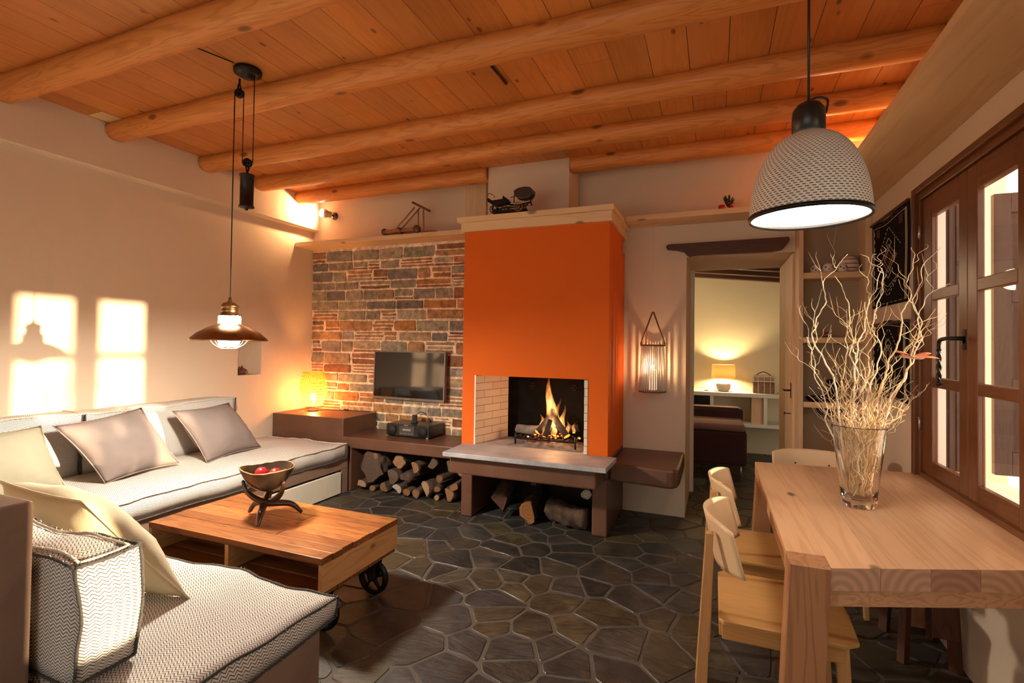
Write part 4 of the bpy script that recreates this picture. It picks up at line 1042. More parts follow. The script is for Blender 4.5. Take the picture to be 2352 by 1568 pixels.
# masonry seat bases
t = thing('sofa_base', 'low brown plaster sofa base along the left wall', 'sofa base', (-3.7, 2.6, 0))
MB().box(XL+.002, -3.215, 1.57, 3.90, .222, .322).build('seat_slab', BROWN2, t, bevel=.006)
MB().box(-3.30, -3.215, 3.815, 3.90, 0, .222).build('support', BROWN2, t, bevel=.004)
MB().box(XL+.002, -3.9, 1.57, 3.90, 0, .222).build('back_support', BROWN2, t)
tag(MB().box(-3.235, -3.205, 2.30, 3.795, .012, .205).box(-3.88, -3.235, 2.31, 2.33, .012, .16).box(-3.88, -3.235, 3.765, 3.785, .012, .16).box(-3.88, -3.235, 2.33, 3.765, .012, .024).build('storage_drawer', CREAMBOARD, origin=(-3.5, 3.0, .012), bevel=.002), 'cream wooden storage drawer under the left sofa, beside the firewood', 'drawer')
for i, (yy, cc, lb) in enumerate([(3.17, (.02, .10, .05), 'dark green book edge sticking up in the cream drawer'), (3.32, (.04, .05, .09), 'dark blue book edge in the cream drawer'), (3.44, (.12, .03, .03), 'dark red book edge in the cream drawer, nearest the firewood')]):
    tag(MB().box(-3.42, -3.26, yy, yy+.09, .026, .215-.004*i).build('book', plain('book_cover', cc, .5), origin=(-3.34, yy, .026), bevel=.002), lb, 'book')
t = thing('sofa_base', 'brown plaster sofa base in the foreground with a high back wall', 'sofa base', (-2.6, 1.2, 0))
MB().box(XL+.002, -1.362, .83, 1.515, 0, .348).build('plinth', BROWN2, t, bevel=.006)
MB().box(XL+.002, -1.752, .69, .826, 0, .962).build('back_wall', BROWN2, t, bevel=.010)
# seat mattresses
cushion_thing('seat_mattress', 'long herringbone wool seat mattress of the sofa along the left wall', 'mattress', (XL+.012, 1.60, .325), (-3.205, 3.86, .452), 3, 'herringbone seat mattresses', pale_top=True, puff_top=.040, bulge=.014, wob=.013, flat=((2, 0), (0, 0), (1, 1)))
cushion_thing('seat_mattress', 'herringbone wool seat mattress in the foreground, nearest the camera', 'mattress', (XL+.01, .835, .350), (-1.335, 1.560, .442), 8, 'herringbone seat mattresses', puff_top=.042, bulge=.020, wob=.014, flat=((2, 0), (0, 0), (1, 0)))
# back cushions
cushion_thing('back_cushion', 'herringbone back cushion against the left wall, the one beside the corner block', 'cushion', (XL+.012, 2.125, .475), (-3.975, 3.285, .895), 12, 'herringbone back cushions', pale_top=True, puff_top=.03, bulge=.018, wob=.012, puff_axis=0, flat=((2, 0), (0, 0)))
cushion_thing('back_cushion', 'herringbone back cushion against the left wall, partly cut by the photo edge', 'cushion', (XL+.012, .96, .475), (-3.975, 2.105, .905), 15, 'herringbone back cushions', pale_top=True, puff_top=.03, bulge=.018, wob=.012, puff_axis=0, flat=((2, 0), (0, 0)))
cushion_thing('back_cushion', 'sunlit herringbone back cushion in front of the low foreground wall', 'cushion', (-3.15, .845, .470), (-1.605, 1.005, .795), 19, 'herringbone back cushions', pale_top=None, puff_top=.024, bulge=.018, puff_axis=1, wob=.013, flat=((2, 0), (1, 0)))
# loose pillows from their four corners
def pillow(label, mat, c, thick, seed, group='loose pillows on the sofas', pipe=None):
    A, B, Cc, D = [V(p) for p in c]  # top-left, top-right, bottom-right, bottom-left
    n0 = (B-A).cross(D-A).normalized(); N_ = 30; ctr = (A+B+Cc+D)/4
    def base(u, v):
        p = (A*(1-u)+B*u)*(1-v)+(D*(1-u)+Cc*u)*v
        pin = .085*((1-abs(2*v-1)**2)*abs(2*u-1)**3+(1-abs(2*u-1)**2)*abs(2*v-1)**3)
        return p+(ctr-p)*pin
    def surf(s):
        def fn(u, v):
            h = ((1-abs(2*u-1)**2.4)*(1-abs(2*v-1)**2.4))
            p = base(u, v); h = h**.55
            wr = .050*noise.noise(V((u*3+seed, v*3, s)))+.012*noise.noise(V((u*9+seed, v*4, s*2)))*(1-h*.6)
            cr = .022*abs(noise.noise(V((u*5+v*6+seed, v*5-u*4, 3))))*(.3+.7*(1-h))
            return p+n0*s*(thick*h+(wr*h*.55)-cr*(h > .02))
        return fn
    m_ = MB().grid(surf(1), N_, N_).grid(surf(-1), N_, N_)
    t = thing('pillow', label, 'pillow', tuple(ctr), group)
    m_.build('cover', mat, t, weld=True)
    ed = [base(i/24, 0) for i in range(24)]+[base(1, i/24) for i in range(24)]+[base(1-i/24, 1) for i in range(24)]+[base(0, 1-i/24) for i in range(24)]
    MB().tube([p+(p-ctr).normalized()*.003 for p in ed], .0035, 6, closed=True).build('piping', pipe or mat, t)
    return t
PIPE = plain('dark_piping', (.24, .17, .15), .9)
pillow('grey linen pillow with window light on it, leaning on the left sofa', GREYCUSH, [(-3.83, 1.885, .862), (-3.87, 2.430, .915), (-3.655, 2.575, .505), (-3.60, 2.055, .492)], .105, 1, pipe=PIPE)
pillow('plain grey linen pillow nearest the fireplace on the left sofa', GREYCUSH, [(-3.80, 2.610, .872), (-3.84, 3.120, .880), (-3.60, 3.245, .505), (-3.55, 2.715, .490)], .105, 2, pipe=PIPE)
pillow('pale sage pillow at the far left corner of the sofa', SAGECUSH, [(-3.86, 1.36, .86), (-3.88, 1.845, .868), (-3.72, 1.90, .500), (-3.66, 1.42, .49)], .105, 3)
pillow('large beige pillow leaning on the foreground back cushion', BEIGECUSH, [(-2.70, 1.145, .835), (-2.02, 1.085, .850), (-1.755, 1.285, .480), (-2.42, 1.335, .490)], .11, 4)

# ================================================================== COFFEE TABLE
kx0, kx1, ky0, ky1 = -2.915, -1.690, 1.885, 2.490
t = thing('coffee_table', 'reclaimed wood pallet coffee table on black cast iron wheels', 'coffee table', ((kx0+kx1)/2, (ky0+ky1)/2, 0))
R = random.Random(9); y = ky0; ws = [.075, .068, .082, .060, .074, .088, .070, .088]
top = MB()
for i, w_ in enumerate(ws):
    y1_ = min(y+w_, ky1) if i < len(ws)-1 else ky1
    a = R.uniform(.62, 1.25); xs = [kx0, kx1-R.choice([0, 0, .004, .008])]
    if i in (2, 5): xs.insert(1, kx0+R.uniform(.4, .8))
    for xa, xb in zip(xs, xs[1:]):
        b_ = a*R.uniform(.85, 1.15); top.box(xa+.0008, xb-.0008, y+.0008, y1_-.0008, .368, .400-R.uniform(0, .0015), col=(b_, b_*R.uniform(.92, 1.02), b_*R.uniform(.85, 1)))
    y = y1_
top.build('top', PALLET, t, bevel=.0015)
MB().box(kx1-.026, kx1-.001, ky0+.001, ky1-.001, .236, .3675, col=(1.05, 1, .95)).build('end_board', PALLETY, t, bevel=.003)
MB().box(kx0+.001, kx0+.026, ky0+.001, ky1-.001, .236, .3675, col=(.8, .8, .8)).build('end_board', PALLETY, t, bevel=.003)
xm = -2.315
MB().box(xm-.013, xm+.013, ky0+.003, ky1-.003, .236, .3675, col=(.95, .95, .9)).build('divider', PALLETY, t, bevel=.002)
bb = MB(); y = ky0+.004
for i in range(5): bb.box(kx0+.001, kx1-.012, y, y+.114, .212, .2355, col=(.8, .8, .75)); y += .12
bb.build('bottom_board', PALLET, t, bevel=.003)
MB().box(kx0+.03, kx1-.03, 2.15, 2.17, .236, .367, col=(.5, .5, .5)).build('inner_board', PALLET, t)
def wheel(x, y, m_):
    m_.lathe([(.072, -.016), (.088, -.016), (.094, -.010), (.096, 0), (.094, .010), (.088, .016), (.072, .016)], (x, y, .097), 40, axis=(0, 1, 0), closed=True)
    m_.lathe([(0, -.022), (.020, -.022), (.022, 0), (.020, .022), (0, .022)], (x, y, .097), 18, axis=(0, 1, 0))
    for k in range(5):
        a = 2*pi*k/5+.3; m_.bar((x+.018*cos(a), y, .097+.018*sin(a)), (x+.076*cos(a), y, .097+.076*sin(a)), .014, .024, side=(0, 1, 0), w2=.010, h2=.014)
for x, y in ((-1.775, 2.385), (-1.775, 1.99), (-2.83, 2.385), (-2.83, 1.99)):
    m_ = MB(); wheel(x, y, m_); wo = m_.build('wheel', BLACKM, t)
    b_ = MB().box(x-.045, x+.045, y-.045, y+.045, .204, .2115)
    for s_ in (-1, 1): b_.prism([(x-.04, .205), (x+.04, .205), (x+.018, .085), (x-.018, .085)], y+s_*.027-.003, y+s_*.027+.003, axis=1)
    b_.lathe([(0, -.034), (.007, -.034), (.007, .034), (0, .034)], (x, y, .097), 10, axis=(0, 1, 0)).build('fork', DARKM, wo, origin=t['_o'])
# bowl on its carved crossing-leg stand
bx_, by_ = -2.375, 2.195
t = thing('bowl_stand', 'dark carved wooden stand of crossing legs on the coffee table', 'stand', (bx_, by_, .4))
feet = [(-2.292, 2.055), (-2.525, 2.205), (-2.245, 2.325)]
for i, (fx, fy) in enumerate(feet):
    d = V((bx_-fx, by_-fy, 0)); dn = d.normalized(); sd = V((-dn.y, dn.x, 0))*.014
    p = bez([V((fx, fy, .4115)), V((fx, fy, .414))+d*.35+V((0, 0, .055)), V((bx_, by_, .490))+sd, V((bx_, by_, .520))+dn*.060+sd, V((bx_, by_, .566))+dn*.108+sd*.5, V((bx_, by_, .625))+dn*.128], 8)
    n = len(p); r = [.012+.012*abs(sin(pi*min(1, k/n*1.2))) for k in range(n)]; r[0] = .010; r[-1] = .007
    MB().tube(p, r, 12, flat=.8).build('leg', CARVED, t)
t = thing('bowl', 'dark natural shell bowl with an uneven rim on the carved stand', 'bowl', (bx_, by_, .55))
def bowlf(rs, off):
    def fn(u, v):
        a = 2*pi*u; k = 1+.07*cos(3*a+1.9)+.03*cos(2*a); r = (.022+.122*v**.55)*k*rs
        rim = (.006*cos(3*a+1.0)+.004*noise.noise(V((cos(a)*4, sin(a)*4, 0))))*v**3
        return V((bx_+r*cos(a), by_+r*sin(a), .560+off+.122*v**1.3+rim))
    return fn
m_ = MB().grid(bowlf(1, 0), 60, 20).grid(bowlf(.955, .007), 60, 20)
def rimf(u, v): return bowlf(1, 0)(u, 1).lerp(bowlf(.955, .007)(u, 1), v)
m_.grid(rimf, 60, 1).lathe([(0, .0), (.0225, .0), (.0225, .006), (0, .006)], (bx_, by_, .559), 24)
m_.build('shell', BOWLW, t, weld=False)
rm = [bowlf(.985, .004)(k/90, 1) for k in range(90)]
MB().tube(rm, .0035, 6, closed=True).build('rim', plain('rim_gold', (.35, .17, .06), .5, .3), t)['label'] = 'rough golden rim of the bowl'
for i, (dx, dy) in enumerate([(-.045, -.006), (.042, .012)]):
    tag(MB().lathe([(0, -.034), (.018, -.030), (.032, -.014), (.035, 0), (.032, .014), (.018, .030), (0, .034)], (bx_+dx, by_+dy, .652), 28).build('decorative_ball', RED, origin=(bx_+dx, by_+dy, .617)), ('left', 'right')[i]+' one of the two glossy red balls in the shell bowl', 'ball', 'red balls in the bowl')

# ================================================================== DINING SIDE
t = thing('dining_table', 'solid pale oak dining table with splayed block legs by the window', 'table', (.6, 2.6, 0))
zt_ = .75; tk = .068
# top: broad planks running towards the window, slightly skewed near end
tp = MB(); xs = [.2205, .330, .470, .612, .752, .892, 1.024]
def yn(x): return 1.795+(x-.33)*.408 if x > .33 else 1.882
R = random.Random(2)
for xa, xb in zip(xs, xs[1:]):
    c = R.uniform(.93, 1.05)
    def yf_(x): return 3.270+(x-.22)*.105
    ya, yb2 = (1.890, 1.890) if xb < .34 else (yn(xa+.001), yn(xb))
    tp.hexa([(xa, ya, zt_-tk), (xb, yb2, zt_-tk), (xb, yf_(xb), zt_-tk), (xa, yf_(xa), zt_-tk), (xa, ya, zt_), (xb, yb2, zt_), (xb, yf_(xb), zt_), (xa, yf_(xa), zt_)], 0, (c, c, c))
TABT = wood('table_top_oak', (.74, .44, .24), (.36, .155, .07), 1, rough=.34, knots=.30, ring=.8, spec=.5, col_attr=True, flatax=2, kr=.13, ringf=.26, along=.35)
tb = tp.build('top', TABT, t, bevel=.0012)
# end grain caps with growth rings
cap = MB()
for xa, xb in zip(xs[1:], xs[2:]):
    c = R.choice([(.50, .27, .16), (.42, .21, .13), (.54, .31, .19)]); e1_, e2_ = R.uniform(-.06, .06), R.choice([-.05, .05, .07])+R.uniform(-.02, .02); ya, yb2 = yn(xa+.0005), yn(xb-.0005)
    cap.add([(xa+.0005, ya-.0012, zt_-tk+.0005), (xb-.0005, yb2-.0012, zt_-tk+.0005), (xb-.0005, yb2-.0012, zt_-.0006), (xa+.0005, ya-.0012, zt_-.0006)], [(0, 1, 2, 3)], 0, c,
            uvs=[[(-.07+e1_, -.05+e2_), (.07+e1_, -.05+e2_), (.07+e1_, .018+e2_), (-.07+e1_, .018+e2_)]])
cap.build('end_grain', ENDG, tb, origin=t['_o'], recalc=False)
MB().hexa([(.32, 1.826, .618), (1.02, 2.108, .618), (1.02, 2.150, .618), (.32, 1.868, .618), (.32, 1.826, zt_-tk-.001), (1.02, 2.108, zt_-tk-.001), (1.02, 2.150, zt_-tk-.001), (.32, 1.868, zt_-tk-.001)]).build('apron', OAKX, t, bevel=.002)
MB().box(.29, .96, 3.20, 3.24, .618, zt_-tk-.001).build('apron', OAKX, t, bevel=.002)
MB().box(.255, .29, 1.90, 3.20, .618, zt_-tk-.001).build('apron', OAKY, t, bevel=.002)
def tleg(x0, x1, y0, y1, sx, sy, top=zt_):
    return MB().hexa([(x0+sx, y0+sy, 0), (x1+sx, y0+sy, 0), (x1+sx, y1+sy, 0), (x0+sx, y1+sy, 0), (x0, y0, top), (x1, y0, top), (x1, y1, top), (x0, y1, top)])
tleg(.220, .3295, 1.780, 1.889, -.036, -.02).build('leg', OAKZ, t, bevel=.002)
tleg(.222, .310, 3.165, 3.262, -.036, .02, zt_-tk-.001).build('leg', OAKZ, t, bevel=.002)
tleg(.915, 1.005, 3.19, 3.28, 0, .0, zt_-tk-.001).build('leg', OAKZ, t, bevel=.002)
# chairs: bent-ply back on raked legs; built facing +X then turned
def make_chair(loc, rz, label):
    t = thing('dining_chair', label, 'chair', (0, 0, 0), 'birch dining chairs round the table')
    w2 = .215
    s_ = MB().prism([(.035, -w2+.0), (.40, -w2-.005), (.445, -w2+.03), (.455, 0), (.445, w2-.03), (.40, w2+.005), (.035, w2), (.018, w2-.02), (.018, -w2+.02)], .440, .455)
    s_.build('seat', CHAIRW, t, bevel=.003)
    MB().box(.03, .40, -w2+.012, -w2+.034, .385, .4395).build('seat_rail', CHAIRW, t, bevel=.002)
    MB().box(.03, .40, w2-.034, w2-.012, .385, .4395).build('seat_rail', CHAIRW, t, bevel=.002)
    MB().box(.385, .405, -w2+.034, w2-.034, .385, .4395).build('front_rail', CHAIRW, t, bevel=.002)
    MB().box(.02, .04, -w2+.034, w2-.034, .385, .4395).build('rear_rail', CHAIRW, t, bevel=.002)
    # raked rear legs carrying the back
    for sy in (-1, 1):
        MB().hexa([(-.070, sy*.175-.013, 0), (-.024, sy*.175-.013, 0), (-.024, sy*.175+.013, 0), (-.070, sy*.175+.013, 0),
                   (-.026, sy*.150-.012, .735), (.000, sy*.150-.012, .735), (.000, sy*.150+.012, .735), (-.026, sy*.150+.012, .735)]).build('rear_leg', CHAIRZ, t, bevel=.003)
        MB().bar((.395, sy*.172, .4395), (.425, sy*.185, 0), .026, .042, side=(1, 0, 0), w2=.024, h2=.030).build('front_leg', CHAIRZ, t, bevel=.003)
    def bk(s):
        def fn(u, v):
            y = (u-.5)*.45; cv = .092*(abs(2*u-1))**2.0
            z = .598+.187*v; rake = -.042*(v-.0)
            # soft outline: ends dip a little at the top, rise at the bottom
            e = abs(2*u-1)**5; z -= .018*e*(v); z += .012*e*(1-v)
            return V((.008+cv+rake+s*.0055, y, z))
        return fn
    m_ = MB().grid(bk(1), 28, 10).grid(bk(-1), 28, 10)
    for e in (0, 1):
        m_.grid(lambda u, v, e=e: bk(1)(u, e).lerp(bk(-1)(u, e), v), 28, 1).grid(lambda u, v, e=e: bk(1)(e, u).lerp(bk(-1)(e, u), v), 10, 1)
    bo = m_.build('backrest', plain('birch_ply', (.74, .52, .30), .35, var=.06), t, weld=True)
    for sy in (-.09, .09):
        MB().lathe([(0, 0), (.005, 0), (.005, .002), (0, .003)], (.006, sy, .70), 10, axis=(1, 0, 0)).build('bolt', DARKM, bo, origin=(0, 0, 0))
    t.location = loc; t.rotation_euler = (0, 0, rz)
    return t
ch = make_chair((0, 2.160, 0), 0, 'birch dining chair nearest the camera, seat tucked under the oak table')
c2 = copy_tree(ch); c2.location = (.012, 2.735, 0); c2['label'] = 'second birch dining chair, behind the nearest one on the same side'
c3 = copy_tree(ch); c3.location = (.56, 3.60, 0); c3.rotation_euler = (0, 0, -pi/2); c3['label'] = 'birch dining chair at the far end of the table, only its backrest showing'
# dark stool and crate under the table
t = thing('wooden_stool', 'dark red wooden stool in the shadow under the table', 'stool', (.88, 2.95, 0))
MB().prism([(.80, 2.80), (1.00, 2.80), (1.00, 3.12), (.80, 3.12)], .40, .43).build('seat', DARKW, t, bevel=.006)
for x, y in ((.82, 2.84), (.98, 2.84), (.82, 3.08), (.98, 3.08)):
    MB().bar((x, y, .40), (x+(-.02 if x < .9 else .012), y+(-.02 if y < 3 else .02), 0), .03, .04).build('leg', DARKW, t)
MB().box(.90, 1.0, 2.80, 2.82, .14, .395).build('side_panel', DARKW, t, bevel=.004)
# glass vase
vx, vy = .570, 2.550
prof_o = [(0, 0), (.058, 0), (.062, .004), (.0635, .02), (.070, .08), (.081, .18), (.0915, .27), (.1000, .335), (.1005, .338), (.0985, .339)]
prof_i = [(.0970, .334), (.0880, .27), (.0775, .18), (.0665, .08), (.060, .036), (.040, .030), (0, .029)]
tag(MB().lathe(prof_o+prof_i, (vx, vy, .7505), 56).build('glass_vase', VGLASS, origin=(vx, vy, .7505)), 'tall clear tapered glass vase on the oak table, full of twigs', 'vase')
# ------------------------------------------------------------------ twisted willow twigs, each one a thing
def twig(pts, r0, r1, seed, side=3, mat=None):
    R = random.Random(seed); P = bez(pts, 7); n = len(P)
    ph, am = R.uniform(0, 6), R.uniform(.003, .007)
    P = [p+(V((am*sin(i*.55+ph), am*cos(i*.47+ph*2), 0))+noise.noise_vector(p*34+V((seed, 0, 0)))*.0075+noise.noise_vector(p*13+V((seed, 7, 0)))*.014)*min(1, i/8) for i, p in enumerate(P)]
    m_ = MB().tube(P, [r0+(r1-r0)*(i/(n-1))**.8 for i in range(n)], 6)
    for k in range(side):
        i = int(n*R.uniform(.35, .9)); p = P[i]; L = R.uniform(.06, .20); d = V((R.uniform(-1, 1), R.uniform(-1, 1), R.uniform(.5, 1.3))).normalized()
        if p.x > .86: d.x = -abs(d.x)
        if p.x > .86: continue
        q = [p]; rr = (r0+(r1-r0)*i/n)*.6; w_ = V((R.uniform(-1, 1), R.uniform(-1, 1), 0))*.018; cnt = 9
        for j in range(1, cnt+1): q.append(p+d*L*j/cnt+w_*sin(j*1.1)+V((0, 0, .01*j/cnt))+noise.noise_vector((p+d*L*j/cnt)*40)*.006)
        m_.tube(q, [rr*(1-.75*j/cnt) for j in range(cnt+1)], 5)
        if L > .12:
            e = q[5]; d2 = (d+V((R.uniform(-1, 1), R.uniform(-1, 1), .2))*.8).normalized(); m_.tube([e, e+d2*.03, e+d2*.05+V((0, 0, .012)), e+d2*.075+V((0, 0, .03))], [rr*.5, rr*.45, rr*.4, rr*.2], 5)
    return m_
MAIN = [
 [(.367, 1.46), (.401, 1.317), (.421, 1.223), (.462, 1.085), (.520, .836)],
 [(.538, 1.826), (.493, 1.768), (.456, 1.716), (.441, 1.603), (.412, 1.517), (.404, 1.46), (.437, 1.375), (.483, 1.282), (.497, 1.133), (.530, .872)],
 [(.456, 1.716), (.501, 1.639), (.514, 1.564), (.526, 1.489), (.530, 1.415), (.542, 1.303), (.534, 1.117), (.550, .841)],
 [(.662, 1.764), (.658, 1.709), (.619, 1.618), (.604, 1.526), (.586, 1.415), (.565, 1.267), (.558, 1.045), (.560, .806)],
 [(.580, 1.827), (.635, 1.798), (.658, 1.742), (.668, 1.681), (.655, 1.618), (.639, 1.49), (.658, 1.38), (.612, 1.232), (.589, 1.047), (.578, .808)],
 [(.755, 1.836), (.755, 1.778), (.736, 1.67), (.733, 1.598), (.71, 1.49), (.68, 1.362), (.643, 1.234), (.612, 1.086), (.589, .81)],
 [(.823, 1.81), (.78, 1.755), (.751, 1.688), (.745, 1.598), (.759, 1.517), (.747, 1.418), (.703, 1.273), (.650, 1.10), (.605, .83)],
 [(.912, 1.691), (.842, 1.632), (.813, 1.552), (.803, 1.463), (.788, 1.383), (.74, 1.274), (.688, 1.182), (.636, 1.04), (.612, .83)],
 [(.736, 1.184), (.715, 1.153), (.691, 1.178), (.673, 1.172), (.640, 1.088), (.6, .847)],
 [(.380, 1.212), (.438, 1.145), (.489, 1.09), (.520, 1.004), (.540, .82)],
 [(.832, 1.472), (.799, 1.446), (.762, 1.418), (.718, 1.345), (.665, 1.235), (.624, 1.069), (.597, .865)],
 [(.412, 1.527), (.391, 1.431), (.401, 1.317), (.454, 1.215), (.494, 1.057), (.530, .856)],
 [(.530, 1.573), (.518, 1.489), (.502, 1.358), (.505, 1.227), (.518, 1.042), (.545, .822)],
 [(.596, 1.619), (.612, 1.526), (.630, 1.434), (.604, 1.324), (.589, 1.139), (.574, .826)],
]
TL = 'pale twisted willow twig standing in the glass vase'
def add_twig(m_, white):
    tag(m_.build('willow_twig', TWIGW if white else TWIG, origin=(vx, vy, .79)), TL, 'twig', 'willow twigs in the glass vase')
Rt = random.Random(31)
for i, pl_ in enumerate(MAIN):
    dy = Rt.uniform(-.10, .12); pts = []
    for (x, z) in pl_[::-1]:
        k = max(0, min(1, (z-.80)/.75)); yb3 = vy+.02*Rt.uniform(-1, 1) if z < 1.1 else vy+dy*k
        pts.append(V((x, yb3 if z > .9 else vy+.012*sin(i*2), z)))
    add_twig(twig(pts, .0052 if i in (1, 3, 5, 7) else .0036, .0012, 100+i, 4), i in (0, 1, 3, 4, 7))
for i in range(40):
    a = Rt.uniform(0, 2*pi); rb_ = Rt.uniform(0, .038); sp_ = Rt.uniform(.02, .19); top_ = Rt.uniform(1.12, 1.52)
    cxx = vx+.035*(top_-1.1)/.4; pts = []
    a2 = a+Rt.uniform(-.5, .5); n = 9
    for k in range(n):
        s_ = k/(n-1); z = .790+(top_-.790)*s_; rad_ = rb_+(sp_-rb_)*max(0, (z-.85)/(top_-.85))**1.2
        lim = .050+.033*(z-.78)/.31 if z < 1.1 else 9
        rad_ = min(rad_, lim); w_ = .012 if z < 1.08 else .022
        pts.append(V((vx+(cxx-vx)*s_+rad_*cos(a2)+w_*sin(k*1.9+i), vy+rad_*sin(a2)+w_*cos(k*1.7+2*i), z)))
        if z < 1.08:
            o_ = V((pts[-1].x-vx, pts[-1].y-vy, 0))
            if o_.length > lim+.005: pts[-1] = V((vx, vy, z))+o_*(lim+.005)/o_.length
    add_twig(twig(pts, Rt.uniform(.0022, .0042), .0009, 200+i, 3), i % 3 == 0)
# orange feather butterfly clipped on a twig
t = thing('feather_butterfly', 'orange feather butterfly clipped among the right-hand twigs', 'ornament', (.74, 2.50, 1.385))
for s_, (dx, dy, dz, L, w_) in enumerate([(.8, -.35, -.12, .085, .030), (.75, .4, .10, .08, .028), (-.9, -.2, .16, .065, .020), (-.85, .25, .22, .06, .018)]):
    d = V((dx, dy, dz)).normalized(); sd = d.cross(V((0, 0, 1))).normalized(); c0 = V((.742, 2.50, 1.385))
    def wing(u, v, d=d, sd=sd, L=L, w_=w_, c0=c0):
        x = u; h = w_*sin(pi*min(1, x*.9+.08))**.8*(2*v-1)
        return c0+d*L*x+sd*h+V((0, 0, .012*sin(x*2.5)-.3*abs(h)))
    MB().grid(wing, 12, 6).build('wing', ORNG, t)
MB().lathe([(0, -.045), (.006, -.03), (.008, 0), (.005, .03), (0, .04)], (.742, 2.50, 1.383), 12, axis=(1, 0, -.1)).build('body', plain('butterfly_body', (.75, .62, .5), .7), t)

# ------------------------------------------------------------------ lamps
# industrial rise-and-fall pendant
px_, py_ = -2.592, 2.100; dv = V((.93, .37, 0))
A = V((px_, py_, 0)); B = A+dv*.052; Cd = A+dv*.112; cc = A+dv*.072
t = thing('industrial_pendant', 'bronze caged pendant lamp on a pulley with a dark counterweight', 'pendant lamp', (px_, py_, 1.38))
m_ = MB().lathe([(0, .0), (.072, .0), (.076, -.006), (.074, -.026), (.050, -.034), (.034, -.036), (.030, -.050), (0, -.052)], (cc.x, cc.y, ZC-.001), 32)
m_.build('canopy', BLACKM, t)
pz = 2.845; pm = MB()
def pulley(c, z, up_=True):
    n_ = V((-dv.y, dv.x, 0)).normalized(); m_ = MB()
    m_.lathe([(.012, -.009), (.026, -.009), (.026, -.006), (.021, 0), (.026, .006), (.026, .009), (.012, .009)], (c.x, c.y, z), 24, axis=n_, closed=True)
    s_ = 1 if up_ else -1
    for q in (-1, 1):
        m_.tube(bez([V((c.x, c.y, z-s_*.018))+n_*q*.014, V((c.x, c.y, z))+n_*q*.016, V((c.x, c.y, z+s_*.030))+n_*q*.014, V((c.x, c.y, z+s_*.055))+n_*q*.003]), .006, 8, flat=.6)
    m_.lathe([(0, -.02), (.005, -.02), (.005, .02), (0, .02)], (c.x, c.y, z), 10, axis=n_)
    m_.tube([(c.x, c.y, z+s_*.05), (c.x, c.y, z+s_*.085)], .006, 8)
    return m_
c1 = A+dv*.026; pulley(c1, pz).build('pulley', BLACKM, t)
c2_ = B+(Cd-B)*.5; pulley(c2_, 2.440, False).build('pulley', BLACKM, t)
MB().tube([(px_, py_, 1.655), (px_, py_, pz)], .0032, 8).build('cord', BLACKP, t)
MB().tube([(B.x, B.y, 2.44), (B.x, B.y, pz)], .0028, 8).build('cord', BLACKP, t)
MB().tube([(Cd.x, Cd.y, 2.44), (Cd.x, Cd.y, ZC-.03)], .0028, 8).build('cord', BLACKP, t)
MB().lathe([(0, 0), (.008, 0), (.010, .012), (.012, .014), (.041, .016), (.041, .024), (.036, .026), (.036, .196), (.040, .198), (.040, .205), (.012, .208), (0, .208)], (c2_.x, c2_.y, 2.165), 28).build('counterweight', DARKM, t)
L0 = (px_, py_, 0)
MB().lathe([(0, 1.662), (.008, 1.660), (.009, 1.640), (.014, 1.638), (.014, 1.632), (.034, 1.628), (.045, 1.612), (.049, 1.604), (.040, 1.600), (.041, 1.590), (.044, 1.588), (.040, 1.580), (.042, 1.572), (.046, 1.566), (.048, 1.560), (.060, 1.557), (.061, 1.553), (0, 1.552)], L0, 32).build('cap', COPPER, t)
for s_ in (-1, 1): MB().lathe([(0, 0), (.005, 0), (.006, .01), (0, .016)], (px_+s_*.055, py_, 1.558), 8, axis=(s_, 0, 0)).build('screw', COPPER, t)
MB().lathe([(.056, 1.552), (.058, 1.54), (.058, 1.508), (.0555, 1.508), (.0555, 1.552)], L0, 32, closed=True).build('glass_collar', FROST, t)
MB().lathe([(.057, 1.510), (.063, 1.508), (.066, 1.502), (.110, 1.487), (.160, 1.457), (.196, 1.424), (.204, 1.412), (.202, 1.410), (.194, 1.420), (.158, 1.452), (.108, 1.482), (.062, 1.498), (.057, 1.500)], L0, 64, closed=True).build('shade', COPPER, t)
MB().lathe([(.052, 1.50), (.056, 1.44), (.058, 1.42), (.052, 1.392), (.030, 1.378), (0, 1.374)], L0, 32).build('bulb_glass', BULBP, t)
cg = MB()
for k in range(8):
    a = 2*pi*k/8+.2; cg.tube(bez([(px_+.105*cos(a), py_+.105*sin(a), 1.455), (px_+.098*cos(a), py_+.098*sin(a), 1.42), (px_+.075*cos(a), py_+.075*sin(a), 1.388), (px_+.038*cos(a), py_+.038*sin(a), 1.366)]), .0018, 5)
for r, z in ((.098, 1.42), (.036, 1.366)): cg.tube([(px_+r*cos(k*pi/16), py_+r*sin(k*pi/16), z) for k in range(32)], .0018, 5, closed=True)
cg.build('cage', COPPER, t)
